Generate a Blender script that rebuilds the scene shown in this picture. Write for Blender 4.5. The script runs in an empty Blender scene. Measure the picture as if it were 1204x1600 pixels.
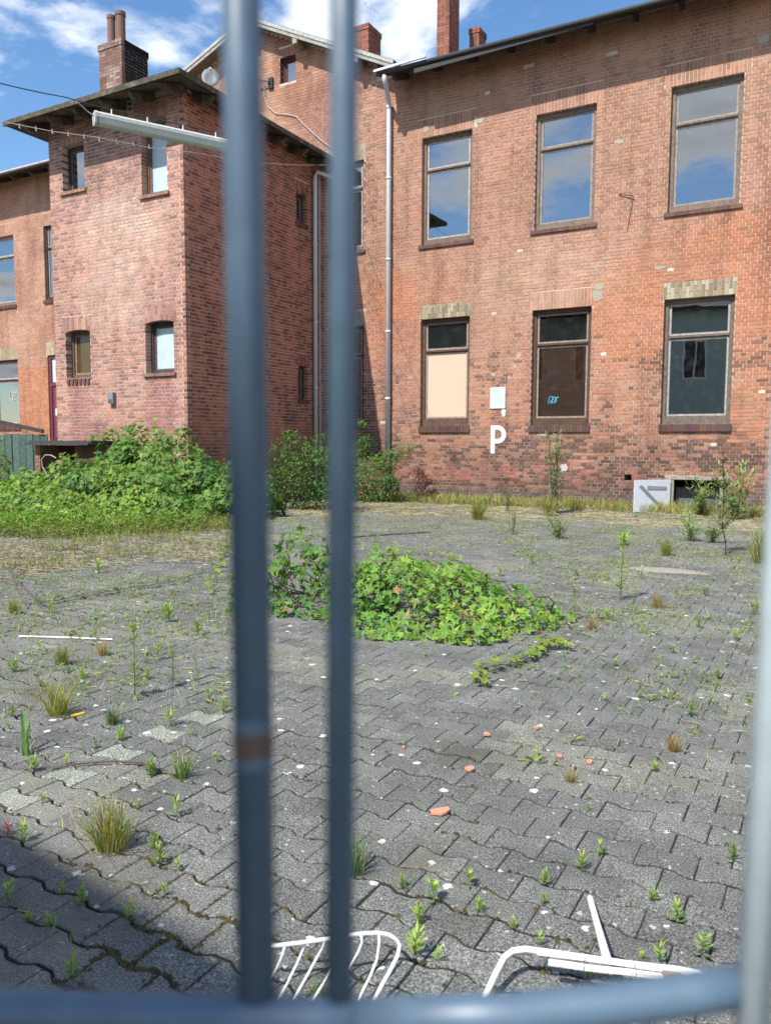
import bpy, math, random
import numpy as np
from mathutils import Vector, Matrix, noise as mn

random.seed(7); rng = np.random.default_rng(7)
SC = bpy.context.scene
COLL = SC.collection
PI = math.pi

# ------------------------------------------------------------------ camera, light, exposure
H = 1.45                                   # eye height
F_PX, YAW, PIT, ROLL = 1232.687, 0.5125, 0.08662, 0.004154
def cam_axes():
    cy, sy = math.cos(YAW), math.sin(YAW)
    w = Vector((-sy*math.cos(PIT), cy*math.cos(PIT), -math.sin(PIT)))
    r = Vector((cy, sy, 0)); u = r.cross(w)
    return r*math.cos(ROLL)+u*math.sin(ROLL), u*math.cos(ROLL)-r*math.sin(ROLL), w
CR, CU, CW = cam_axes()
cam_d = bpy.data.cameras.new('camera'); cam = bpy.data.objects.new('camera', cam_d); COLL.objects.link(cam)
cam.matrix_world = Matrix(((CR.x, CU.x, -CW.x, 0), (CR.y, CU.y, -CW.y, 0), (CR.z, CU.z, -CW.z, H), (0, 0, 0, 1)))
cam_d.sensor_fit = 'VERTICAL'; cam_d.sensor_height = 36; cam_d.lens = F_PX/1600*36
cam_d.clip_start = 0.02; cam_d.clip_end = 600
cam_d.dof.use_dof = True; cam_d.dof.focus_distance = 4.6; cam_d.dof.aperture_fstop = 4.7
SC.camera = cam

SUN = Vector((.155, 1/1.27, -1)).normalized()           # travel direction of the light
sun_d = bpy.data.lights.new('sun', 'SUN'); sun = bpy.data.objects.new('sun', sun_d); COLL.objects.link(sun)
sun.rotation_euler = SUN.to_track_quat('-Z', 'Y').to_euler()
sun_d.energy = 5.0; sun_d.angle = math.radians(.53); sun_d.color = (1, .95, .87)
EL = math.asin(-SUN.z); AZ = math.atan2(-SUN.x, -SUN.y)   # azimuth of the sun from +Y towards +X

def make_world():
    w = bpy.data.worlds.new('World'); SC.world = w; w.use_nodes = True
    nt = w.node_tree; N = nt.nodes; L = nt.links
    for n in list(N): N.remove(n)
    out = N.new('ShaderNodeOutputWorld')
    sky = N.new('ShaderNodeTexSky'); sky.sky_type = 'NISHITA'; sky.sun_disc = False
    sky.sun_elevation = EL; sky.sun_rotation = AZ; sky.altitude = 50; sky.air_density = 1.0; sky.dust_density = .2; sky.ozone_density = 1.2
    bg = N.new('ShaderNodeBackground'); bg.inputs[1].default_value = .138; hs = N.new('ShaderNodeHueSaturation'); hs.inputs['Saturation'].default_value = 1.2; L.new(sky.outputs[0], hs.inputs['Color']); L.new(hs.outputs[0], bg.inputs[0])
    tc = N.new('ShaderNodeTexCoord'); sep = N.new('ShaderNodeSeparateXYZ'); L.new(tc.outputs['Generated'], sep.inputs[0])
    def M(op, a, b=None, c=None, clamp=False):
        m = N.new('ShaderNodeMath'); m.operation = op; m.use_clamp = clamp
        for i, v in enumerate((a, b, c)):
            if v is None: continue
            if isinstance(v, (int, float)): m.inputs[i].default_value = v
            else: L.new(v, m.inputs[i])
        return m.outputs[0]
    z = M('MAXIMUM', sep.outputs[2], 0.0); zz = M('ADD', z, .12)
    x = M('DIVIDE', sep.outputs[0], zz); y = M('DIVIDE', sep.outputs[1], zz)
    cb = N.new('ShaderNodeCombineXYZ'); L.new(x, cb.inputs[0]); L.new(y, cb.inputs[1]); L.new(M('ADD', M('MULTIPLY', M('SUBTRACT', sep.outputs[1], .8), CLOUD[3]), CLOUD[2]), cb.inputs[2])
    n1 = N.new('ShaderNodeTexNoise'); n1.inputs['Scale'].default_value = 1.15; n1.inputs['Detail'].default_value = 9; n1.inputs['Roughness'].default_value = .58; n1.inputs['Distortion'].default_value = .25
    L.new(cb.outputs[0], n1.inputs['Vector'])
    n2 = N.new('ShaderNodeTexNoise'); n2.inputs['Scale'].default_value = 3.1; n2.inputs['Detail'].default_value = 6
    L.new(cb.outputs[0], n2.inputs['Vector'])
    cov = M('ADD', n1.outputs[0], M('MULTIPLY', M('SUBTRACT', n2.outputs[0], .5), .25))
    mr = N.new('ShaderNodeMapRange'); mr.interpolation_type = 'SMOOTHSTEP'; L.new(cov, mr.inputs[0]); mr.inputs[1].default_value = CLOUD[0]; mr.inputs[2].default_value = CLOUD[1]
    sh = N.new('ShaderNodeMapRange'); L.new(cov, sh.inputs[0]); sh.inputs[1].default_value = .52; sh.inputs[2].default_value = .75; sh.inputs[3].default_value = 1.0; sh.inputs[4].default_value = .5
    cl = N.new('ShaderNodeBackground'); cl.inputs[0].default_value = (.93, .96, 1, 1)
    L.new(M('MULTIPLY', sh.outputs[0], 1.0), cl.inputs[1])
    mx = N.new('ShaderNodeMixShader'); L.new(mr.outputs[0], mx.inputs[0]); L.new(bg.outputs[0], mx.inputs[1]); L.new(cl.outputs[0], mx.inputs[2])
    L.new(mx.outputs[0], out.inputs[0])
CLOUD = (.488, .60, 22.4, -1.5)
make_world()
SC.render.engine = 'CYCLES'
SC.view_settings.view_transform = 'Standard'; SC.view_settings.look = 'None'
SC.view_settings.exposure = 0.58; SC.view_settings.gamma = 1; SC.view_settings.use_curve_mapping = False
SC.cycles.max_bounces = 6; SC.cycles.transparent_max_bounces = 12

# ------------------------------------------------------------------ places read off the photograph
def ray(px, py): return CW + CR*((px-602)/F_PX) - CU*((py-800)/F_PX)
EYE = Vector((0, 0, H))
def gnd(px, py, z=0.0):
    d = ray(px, py); return EYE + d*((z-H)/d.z)
def on_y(px, py, Y): d = ray(px, py); return EYE + d*(Y/d.y)
def on_x(px, py, X): d = ray(px, py); return EYE + d*(X/d.x)
def project(p):
    d = Vector(p)-EYE; t = d.dot(CW)
    if t <= .01: return None
    return 602+F_PX*d.dot(CR)/t, 800-F_PX*d.dot(CU)/t, t

# ------------------------------------------------------------------ mesh helpers
def link(name, data, parent=None, mat=None, loc=None):
    o = bpy.data.objects.new(name, data); COLL.objects.link(o)
    if parent is not None:
        o.parent = parent
    wl = Vector(loc) if loc is not None else Vector((0, 0, 0))
    o.location = wl - (world_loc(parent) if parent is not None else Vector((0, 0, 0)))
    if mat is not None and data is not None and not data.materials: data.materials.append(mat)
    return o
def world_loc(p):
    v = Vector((0, 0, 0))
    while p is not None: v = v + p.location; p = p.parent
    return v
def tag(o, label=None, cat=None, group=None, kind=None):
    if label: o['label'] = label
    if cat: o['category'] = cat
    if group: o['group'] = group
    if kind: o['kind'] = kind
    return o
def empty(name, loc, label, cat, group=None):
    o = bpy.data.objects.new(name, None); COLL.objects.link(o); o.location = loc; o.empty_display_size = .1
    return tag(o, label, cat, group)

def np_mesh(name, V, loops, sizes, cols=None, smooth=False):
    """V (n,3); loops flat vertex ids; sizes verts per face; cols (n,3) point colours"""
    V = np.asarray(V, np.float32); loops = np.asarray(loops, np.int32).ravel(); sizes = np.asarray(sizes, np.int32)
    me = bpy.data.meshes.new(name); me.vertices.add(len(V)); me.vertices.foreach_set('co', V.ravel())
    me.loops.add(len(loops)); me.loops.foreach_set('vertex_index', loops)
    me.polygons.add(len(sizes)); st = np.concatenate(([0], np.cumsum(sizes)[:-1])).astype(np.int32)
    me.polygons.foreach_set('loop_start', st); me.polygons.foreach_set('loop_total', sizes)
    me.polygons.foreach_set('use_smooth', np.full(len(sizes), smooth, dtype=bool))
    a = me.attributes.new('Col', 'FLOAT_COLOR', 'POINT')
    c = np.ones((len(V), 4), np.float32)
    if cols is not None: c[:, :3] = cols
    a.data.foreach_set('color', c.ravel())
    me.update(calc_edges=True); me.validate()
    return me

BOXF = np.array([[0, 1, 3, 2], [4, 6, 7, 5], [0, 4, 5, 1], [2, 3, 7, 6], [0, 2, 6, 4], [1, 5, 7, 3]])
def box_arrays(B, jit=0.0):
    """B (n,6): x0,x1,y0,y1,z0,z1"""
    B = np.asarray(B, float).reshape(-1, 6); n = len(B)
    V = np.empty((n, 8, 3))
    for k in range(8):
        V[:, k, 0] = B[:, 0 + (k >> 2 & 1)]; V[:, k, 1] = B[:, 2 + (k >> 1 & 1)]; V[:, k, 2] = B[:, 4 + (k & 1)]
    if jit: V += rng.uniform(-jit, jit, V.shape)
    Fc = BOXF[None] + (np.arange(n)*8)[:, None, None]
    return V.reshape(-1, 3), Fc.reshape(-1), np.full(n*6, 4)
class MB:
    """collects faces, becomes ONE mesh object"""
    def __init__(s): s.v = []; s.f = []; s.c = []
    def add(s, V, Fs, col=None):
        o = len(s.v); s.v += [tuple(p) for p in V]; s.f += [[i+o for i in f] for f in Fs]
        s.c += [tuple(col) if col else (1, 1, 1)]*len(V)
    def box(s, x0, x1, y0, y1, z0, z1, col=None):
        s.add([(x, y, z) for x in (x0, x1) for y in (y0, y1) for z in (z0, z1)], BOXF.tolist(), col)
    def obox(s, a, b, w, h, up=(0, 0, 1), col=None):
        """bar from a to b with width w (sideways) and height h (along up)"""
        a = Vector(a); b = Vector(b); d = (b-a).normalized(); up = Vector(up); sd = d.cross(up).normalized(); up = sd.cross(d).normalized()
        V = [p + sd*(i*w/2) + up*(j*h/2) for p in (a, b) for i in (-1, 1) for j in (-1, 1)]
        s.add(V, BOXF.tolist(), col)
    def tube(s, pts, r, n=8, col=None, caps=True, rr=None):
        pts = [Vector(p) for p in pts]; V = []; Fs = []
        prev = None
        for i, p in enumerate(pts):
            d = (pts[min(i+1, len(pts)-1)] - pts[max(i-1, 0)]).normalized()
            if prev is None:
                a = Vector((0, 0, 1)) if abs(d.z) < .9 else Vector((1, 0, 0)); u = d.cross(a).normalized()
            else: u = (prev - d*prev.dot(d)).normalized()
            prev = u; v = d.cross(u); ri = rr[i] if rr else r
            for k in range(n): V.append(p + u*(ri*math.cos(2*PI*k/n)) + v*(ri*math.sin(2*PI*k/n)))
        for i in range(len(pts)-1):
            for k in range(n):
                a = i*n+k; b = i*n+(k+1) % n; Fs.append([a, b, b+n, a+n])
        if caps: Fs.append(list(range(n))[::-1]); Fs.append([(len(pts)-1)*n+k for k in range(n)])
        s.add(V, Fs, col)
    def build(s, name, mat, parent=None, smooth=False, loc=None):
        loops = [i for f in s.f for i in f]
        V = np.array(s.v, float).reshape(-1, 3)
        if loc is not None: V = V - np.array(loc)
        return link(name, np_mesh(name, V, loops, [len(f) for f in s.f], np.array(s.c), smooth), parent, mat, loc)

def prism(mb, poly, d, col=None):
    """poly: list of 3D points (planar), extruded by vector d"""
    n = len(poly); V = [Vector(p) for p in poly] + [Vector(p)+Vector(d) for p in poly]
    Fs = [list(range(n)), list(range(n, 2*n))[::-1]] + [[i, (i+1) % n, n+(i+1) % n, n+i] for i in range(n)]
    mb.add(V, Fs, col)

# ------------------------------------------------------------------ materials
MATS = {}
def mat_new(name):
    m = bpy.data.materials.new(name); m.use_nodes = True; MATS[name] = m
    nt = m.node_tree; b = nt.nodes['Principled BSDF']
    return m, nt, b
class NT:
    def __init__(s, nt): s.nt = nt; s.N = nt.nodes; s.L = nt.links
    def pos(s): return s.N.new('ShaderNodeNewGeometry').outputs['Position']
    def noise(s, scale, detail=4, rough=.5, vec=None, dist=0):
        n = s.N.new('ShaderNodeTexNoise'); n.inputs['Scale'].default_value = scale; n.inputs['Detail'].default_value = detail
        n.inputs['Roughness'].default_value = rough; n.inputs['Distortion'].default_value = dist
        s.L.new(vec if vec is not None else s.pos(), n.inputs['Vector']); return n.outputs[0]
    def voro(s, scale, vec=None, out='Distance', rnd=1):
        n = s.N.new('ShaderNodeTexVoronoi'); n.inputs['Scale'].default_value = scale; n.inputs['Randomness'].default_value = rnd
        s.L.new(vec if vec is not None else s.pos(), n.inputs['Vector']); return n.outputs[out]
    def math(s, op, a, b=None, clamp=False):
        m = s.N.new('ShaderNodeMath'); m.operation = op; m.use_clamp = clamp
        for i, v in enumerate((a, b)):
            if v is None: continue
            if isinstance(v, (int, float)): m.inputs[i].default_value = v
            else: s.L.new(v, m.inputs[i])
        return m.outputs[0]
    def rng(s, v, a, b, c=0., d=1., smooth=True):
        m = s.N.new('ShaderNodeMapRange'); m.interpolation_type = 'SMOOTHSTEP' if smooth else 'LINEAR'
        s.L.new(v, m.inputs[0])
        for i, k in zip((1, 2, 3, 4), (a, b, c, d)): m.inputs[i].default_value = k
        return m.outputs[0]
    def mix(s, fac, a, b, mode='MIX'):
        m = s.N.new('ShaderNodeMix'); m.data_type = 'RGBA'; m.blend_type = mode; m.clamp_factor = True
        for sock, v in ((m.inputs[0], fac), (m.inputs[6], a), (m.inputs[7], b)):
            if isinstance(v, (int, float)): sock.default_value = v
            elif isinstance(v, tuple): sock.default_value = (*v, 1) if len(v) == 3 else v
            else: s.L.new(v, sock)
        return m.outputs[2]
    def ramp(s, v, stops):
        r = s.N.new('ShaderNodeValToRGB'); e = r.color_ramp.elements
        while len(e) < len(stops): e.new(.5)
        for el, (p, c) in zip(e, stops): el.position = p; el.color = (*c, 1)
        s.L.new(v, r.inputs[0]); return r.outputs[0]
    def objcol(s):
        a = s.N.new('ShaderNodeAttribute'); a.attribute_name = 'Col'; o = s.N.new('ShaderNodeObjectInfo')
        return s.mix(1.0, a.outputs['Color'], o.outputs['Color'], 'MULTIPLY')
    def bump(s, h, strength, dist, b):
        n = s.N.new('ShaderNodeBump'); n.inputs['Strength'].default_value = strength; n.inputs['Distance'].default_value = dist
        s.L.new(h, n.inputs['Height']); s.L.new(n.outputs[0], b.inputs['Normal'])

def m_tinted(name, scale=30, amt=.35, rough=.85, bump=.3, bdist=.003, spec=.3, detail=5, fine=None):
    """colour from the mesh/object colour, broken up by noise"""
    m, nt, b = mat_new(name); T = NT(nt)
    n = T.noise(scale, detail, .6)
    c = T.mix(1.0, T.objcol(), T.ramp(n, [(.25, (1-amt,)*3), (.75, (1+amt*.6,)*3)]), 'MULTIPLY')
    if fine: c = T.mix(1.0, c, T.ramp(T.noise(fine, 2), [(.3, (.8,)*3), (.7, (1.15,)*3)]), 'MULTIPLY')
    T.L.new(c, b.inputs['Base Color']); b.inputs['Roughness'].default_value = rough; b.inputs['Specular IOR Level'].default_value = spec
    T.bump(n, bump, bdist, b); return m
def m_plain(name, col, rough=.6, metal=0., amt=.2, scale=20, bump=.1, spec=.5):
    m, nt, b = mat_new(name); T = NT(nt); n = T.noise(scale, 5, .6)
    c = T.mix(n, tuple(x*(1-amt) for x in col), tuple(min(1, x*(1+amt)) for x in col))
    T.L.new(c, b.inputs['Base Color']); b.inputs['Roughness'].default_value = rough; b.inputs['Metallic'].default_value = metal
    b.inputs['Specular IOR Level'].default_value = spec
    T.bump(n, bump, .002, b); return m

# brick: tint comes per brick; salt bloom, soot and spalls by place
def m_brick():
    m, nt, b = mat_new('brick'); T = NT(nt)
    c = T.objcol()
    c = T.mix(1.0, c, T.ramp(T.noise(38, 4, .65), [(.25, (.72,)*3), (.75, (1.22,)*3)]), 'MULTIPLY')
    c = T.mix(T.rng(T.noise(2.3, 6, .7, dist=.6), .60, .74, 0, .22), c, (.40, .30, .25))          # pale bloom
    mpn = nt.nodes.new('ShaderNodeMapping'); mpn.inputs['Scale'].default_value = (2.6, 2.6, .35); T.L.new(T.pos(), mpn.inputs['Vector'])
    c = T.mix(1.0, c, T.ramp(T.noise(1.0, 6, .65, vec=mpn.outputs[0]), [(.3, (.62, .58, .56)), (.52, (1, 1, 1)), (.75, (1.1, 1.08, 1.06))]), 'MULTIPLY')      # rain-washed streaks
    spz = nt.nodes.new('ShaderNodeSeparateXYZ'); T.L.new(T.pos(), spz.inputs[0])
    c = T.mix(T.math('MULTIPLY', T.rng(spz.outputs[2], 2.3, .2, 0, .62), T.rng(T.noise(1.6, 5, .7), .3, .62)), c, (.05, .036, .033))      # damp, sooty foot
    c = T.mix(T.rng(T.noise(7.0, 5, .7), .66, .74, 0, .75), c, (.045, .03, .03))              # soot spots
    T.L.new(c, b.inputs['Base Color']); b.inputs['Roughness'].default_value = .88; b.inputs['Specular IOR Level'].default_value = .25
    T.bump(T.noise(60, 5, .7), .5, .004, b)
m_brick()
def m_mortar(name, col):
    m, nt, b = mat_new(name); T = NT(nt)
    c = T.mix(T.noise(25, 5, .6), tuple(x*.75 for x in col), tuple(x*1.15 for x in col))
    c = T.mix(T.rng(T.noise(.9, 5, .7), .52, .68, 0, .6), c, (.16, .11, .09))
    sp = nt.nodes.new('ShaderNodeSeparateXYZ'); T.L.new(T.pos(), sp.inputs[0])
    c = T.mix(T.math('MULTIPLY', T.rng(sp.outputs[2], 3.2, .3, 0, .75), T.rng(T.noise(3, 4), .35, .6, .4, 1)), c, (.11, .085, .075))
    T.L.new(c, b.inputs['Base Color']); b.inputs['Roughness'].default_value = .95
    T.bump(T.noise(90, 4), .4, .004, b)
m_mortar('mortar', (.57, .44, .35)); m_mortar('mortar_pale', (.62, .49, .42))

m_tinted('wood', 14, .45, .75, .4, .004, .35, 6, 90)
m_tinted('paint', 9, .14, .55, .12, .002, .4)
m_tinted('metal_paint', 22, .2, .45, .15, .001, .5)
m_plain('zinc', (.60, .62, .66), .42, .1, .15, 9)
m_plain('roofing', (.035, .036, .04), .8, 0, .4, 12, .3)
m_plain('soffit', (.05, .04, .032), .85, 0, .5, 6, .4)
m_plain('interior', (.14, .10, .07), .9, 0, .3, 1.5)
m_plain('interior_floor', (.10, .07, .05), .8, 0, .3, 3)
m_plain('old_iron', (.10, .055, .035), .9, 0, .5, 60, .4)
m_plain('terracotta', (.16, .085, .065), .75, 0, .3, 25)
m_plain('cable', (.02, .02, .02), .6)
m_plain('cable_pale', (.45, .43, .40), .6)
m_plain('post_paint_lit', (.40, .47, .50), .5, .0, .2, 60, .1)  # paler copy of the gate paint: sunlight on the post is in the colour
m_plain('gate_paint', (.078, .125, .18), .42, .0, .25, 45, .15)  # darker copy: the shade on bars and rail is in the colour
def m_rust():
    m, nt, b = mat_new('rust'); T = NT(nt)
    g = nt.nodes.new('ShaderNodeTexCoord').outputs['Generated']; sp = nt.nodes.new('ShaderNodeSeparateXYZ'); T.L.new(g, sp.inputs[0])
    e = T.math('ABSOLUTE', T.math('SUBTRACT', sp.outputs[2], .5)); k = T.math('ADD', T.rng(e, .5, .1, 0, 1), T.math('MULTIPLY', T.math('SUBTRACT', T.noise(160, 4, .7), .5), .9))
    T.L.new(T.mix(T.rng(k, .42, .95), (.078, .125, .18), (.09, .06, .042)), b.inputs['Base Color']); b.inputs['Roughness'].default_value = .7
m_rust()
def m_enamel():
    m, nt, b = mat_new('white_enamel'); T = NT(nt)
    c = T.mix(T.rng(T.noise(55, 5, .7), .5, .68, 0, .55), (.74, .75, .76), (.42, .38, .31)); c = T.mix(T.rng(T.noise(120, 4, .7), .66, .72), c, (.16, .08, .035))
    T.L.new(c, b.inputs['Base Color']); b.inputs['Roughness'].default_value = .42; T.bump(T.noise(90, 3), .2, .001, b)
m_enamel()
m_plain('chipped', (.30, .20, .13), .9, 0, .5, 300, .4)
m_plain('tile_shard', (.56, .24, .15), .85, 0, .15, 80, .3)
m_plain('straw', (.42, .34, .19), .9, 0, .3, 20)
m_plain('twig', (.10, .075, .055), .9, 0, .3, 40, .3)
m_plain('plaster', (.42, .52, .48), .9, 0, .12, 1.2, .2)
m_plain('white_trim', (.72, .72, .70), .5, 0, .06, 6)
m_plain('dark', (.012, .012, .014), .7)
m_plain('tarpaper', (.045, .045, .05), .85, 0, .5, 10, .4)

def m_glass(name, tint, refl=.16, bumpy=.0):
    m, nt, b = mat_new(name); T = NT(nt); nt.nodes.remove(b); out = nt.nodes['Material Output']
    tr = nt.nodes.new('ShaderNodeBsdfTransparent'); tr.inputs[0].default_value = (*tint, 1)
    gl = nt.nodes.new('ShaderNodeBsdfGlossy'); gl.inputs['Roughness'].default_value = .008; gl.inputs[0].default_value = (.92, .96, 1, 1)
    if bumpy:
        bp = nt.nodes.new('ShaderNodeBump'); bp.inputs['Strength'].default_value = bumpy; bp.inputs['Distance'].default_value = .02
        T.L.new(T.noise(1.4, 2, .5), bp.inputs['Height']); T.L.new(bp.outputs[0], gl.inputs['Normal'])
    fr = nt.nodes.new('ShaderNodeFresnel'); fr.inputs[0].default_value = 1.5
    f = T.math('ADD', T.math('MULTIPLY', fr.outputs[0], 1.5, True), refl-.06, True)
    mx = nt.nodes.new('ShaderNodeMixShader'); T.L.new(f, mx.inputs[0]); T.L.new(tr.outputs[0], mx.inputs[1]); T.L.new(gl.outputs[0], mx.inputs[2])
    # a film of dust on the pane
    df = nt.nodes.new('ShaderNodeBsdfDiffuse'); df.inputs[0].default_value = (.4, .42, .42, 1)
    m2 = nt.nodes.new('ShaderNodeMixShader'); T.L.new(T.rng(T.noise(5, 5, .7), .45, .8, .005, .05), m2.inputs[0]); T.L.new(mx.outputs[0], m2.inputs[1]); T.L.new(df.outputs[0], m2.inputs[2])
    T.L.new(m2.outputs[0], out.inputs[0]); return m
m_glass('glass', (.25, .30, .33), .29, .03)
m_glass('glass_dim', (.92, .86, .8), .065, .05)
m_glass('glass_teal', (.45, .6, .6), .26, .05)
def m_frost():
    m, nt, b = mat_new('frosted'); T = NT(nt)
    c = T.mix(T.noise(6, 6, .7), (.36, .46, .52), (.55, .66, .72))
    T.L.new(c, b.inputs['Base Color']); b.inputs['Roughness'].default_value = .25
    T.bump(T.noise(45, 3), .25, .01, b)
m_frost()
m_plain('amber_pane', (.085, .055, .015), .12, 0, .5, 3, 0)
def m_board():
    m, nt, b = mat_new('cream_board'); T = NT(nt)
    c = T.mix(T.noise(1.8, 4), (.58, .42, .31), (.62, .46, .35))
    e = T.math('ABSOLUTE', T.math('SUBTRACT', T.noise(1.9, 3, .6), .60))
    c = T.mix(T.rng(e, .004, .0, 0, .7), c, (.45, .36, .2))
    T.L.new(c, b.inputs['Base Color']); b.inputs['Roughness'].default_value = .7
m_board()

def m_leaf(name, trans=.35, rough=.5):
    m, nt, b = mat_new(name); T = NT(nt); out = nt.nodes['Material Output']
    c = T.mix(1.0, T.objcol(), T.ramp(T.noise(40, 3), [(.3, (.8,)*3), (.7, (1.2,)*3)]), 'MULTIPLY')
    T.L.new(c, b.inputs['Base Color']); b.inputs['Roughness'].default_value = rough; b.inputs['Specular IOR Level'].default_value = .35
    tl = nt.nodes.new('ShaderNodeBsdfTranslucent'); T.L.new(T.mix(1.0, c, (1.3, 1.5, .5), 'MULTIPLY'), tl.inputs[0])
    mx = nt.nodes.new('ShaderNodeMixShader'); mx.inputs[0].default_value = trans
    T.L.new(b.outputs[0], mx.inputs[1]); T.L.new(tl.outputs[0], mx.inputs[2]); T.L.new(mx.outputs[0], out.inputs[0])
m_leaf('leaf'); m_leaf('blade', .3, .6)

def m_paver():
    m, nt, b = mat_new('paver'); T = NT(nt)
    c = T.objcol()
    grain = T.noise(165, 4, .85)
    c = T.mix(1.0, c, T.ramp(grain, [(.38, (.25,)*3), (.5, (.95,)*3), (.61, (2.9,)*3)]), 'MULTIPLY')
    c = T.mix(1.0, c, T.ramp(T.noise(3.2, 5, .65), [(.3, (.75,)*3), (.7, (1.25,)*3)]), 'MULTIPLY')
    # lichen: round pale spots
    pv = T.pos(); w = nt.nodes.new('ShaderNodeVectorMath'); w.operation = 'ADD'; T.L.new(pv, w.inputs[0])
    nz = nt.nodes.new('ShaderNodeTexNoise'); nz.inputs['Scale'].default_value = 45; T.L.new(pv, nz.inputs['Vector'])
    sc = nt.nodes.new('ShaderNodeVectorMath'); sc.operation = 'SCALE'; sc.inputs['Scale'].default_value = .032; T.L.new(nz.outputs['Color'], sc.inputs[0]); T.L.new(sc.outputs[0], w.inputs[1])
    v1 = nt.nodes.new('ShaderNodeTexVoronoi'); v1.inputs['Scale'].default_value = 9; T.L.new(w.outputs[0], v1.inputs['Vector'])
    sel = nt.nodes.new('ShaderNodeSeparateColor'); T.L.new(v1.outputs['Color'], sel.inputs[0])
    size = T.rng(sel.outputs[0], .42, 1.0, .03, .19, False)
    spot = T.math('MULTIPLY', T.math('LESS_THAN', v1.outputs['Distance'], size), T.math('GREATER_THAN', sel.outputs[0], .42))
    v2 = nt.nodes.new('ShaderNodeTexVoronoi'); v2.inputs['Scale'].default_value = 26; T.L.new(w.outputs[0], v2.inputs['Vector'])
    s2 = nt.nodes.new('ShaderNodeSeparateColor'); T.L.new(v2.outputs['Color'], s2.inputs[0])
    spot2 = T.math('MULTIPLY', T.math('LESS_THAN', v2.outputs['Distance'], T.rng(s2.outputs[1], .6, 1, .05, .22, False)), T.math('GREATER_THAN', s2.outputs[1], .72))
    sp = T.math('MULTIPLY', T.math('MAXIMUM', spot, T.math('MULTIPLY', spot2, .6)), T.rng(T.noise(110, 4, .7), .30, .50, .2, .95))
    c = T.mix(sp, c, (.60, .60, .57))
    # moss creeping over
    c = T.mix(T.rng(T.noise(1.1, 7, .75), .50, .70, 0, .5), c, (.075, .068, .04))
    c = T.mix(T.rng(T.noise(.45, 6, .6), .5, .66, 0, .35), c, (.20, .19, .165))
    T.L.new(c, b.inputs['Base Color']); b.inputs['Roughness'].default_value = .9; b.inputs['Specular IOR Level'].default_value = .3
    T.bump(T.noise(260, 4, .8), .7, .003, b)
m_paver()
def m_ground():
    m, nt, b = mat_new('joint_soil'); T = NT(nt)
    c = T.ramp(T.noise(7, 6, .7), [(.35, (.008, .007, .006)), (.52, (.018, .015, .010)), (.68, (.034, .032, .014))])
    c = T.mix(1.0, c, T.ramp(T.noise(200, 3), [(.3, (.6,)*3), (.7, (1.5,)*3)]), 'MULTIPLY')
    T.L.new(c, b.inputs['Base Color']); b.inputs['Roughness'].default_value = 1
    T.bump(T.noise(150, 4), .8, .006, b)
    m, nt, b = mat_new('earth'); T = NT(nt)
    c = T.ramp(T.noise(2.2, 8, .7), [(.3, (.12, .085, .05)), (.5, (.23, .18, .12)), (.7, (.14, .14, .05))])
    T.L.new(c, b.inputs['Base Color']); b.inputs['Roughness'].default_value = 1; T.bump(T.noise(30, 6), .8, .03, b)
    m, nt, b = mat_new('asphalt'); T = NT(nt)
    c = T.mix(T.noise(80, 3), (.04, .04, .042), (.075, .075, .078)); T.L.new(c, b.inputs['Base Color']); b.inputs['Roughness'].default_value = .95
m_ground()
m_plain('moss', (.075, .06, .018), 1, 0, .6, 120, .8, .1)
m_plain('sand', (.27, .25, .21), 1, 0, .25, 60, .5, .1)
MT = MATS

# ------------------------------------------------------------------ unit meshes shared by single pieces
v, l, s_ = box_arrays([[0, 1, 0, 1, 0, 1]])
UNIT = np_mesh('brick', v, l, s_); UNIT.materials.append(MT['brick'])

def nz(x, y, z, s): return mn.noise(Vector((x*s, y*s, z*s)))
def fbm(x, y, z, s, o=4): return mn.fractal(Vector((x*s, y*s, z*s)), 1.0, 2.0, o)
def sstep(a, b, x):
    t = min(1, max(0, (x-a)/(b-a) if b != a else 0)); return t*t*(3-2*t)
def lerp3(a, b, t): return tuple(a[i]+(b[i]-a[i])*t for i in range(3))

# ------------------------------------------------------------------ brick walls
JT = .0125
class Wall:
    """a wall plane. axis 'y': faces -Y at Y=w, u is X. axis 'x': faces +X at X=w, u is Y. d is depth into the wall."""
    def __init__(s, axis, w): s.ax = axis; s.w = w
    def P(s, u, d, z): return (u, s.w+d, z) if s.ax == 'y' else (s.w-d, u, z)
    def bounds(s, u0, u1, d0, d1, z0, z1):
        return (u0, u1, s.w+d0, s.w+d1, z0, z1) if s.ax == 'y' else (s.w-d1, s.w-d0, u0, u1, z0, z1)
    def box(s, mb, u0, u1, d0, d1, z0, z1, col=None): mb.box(*s.bounds(u0, u1, d0, d1, z0, z1), col=col)

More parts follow.
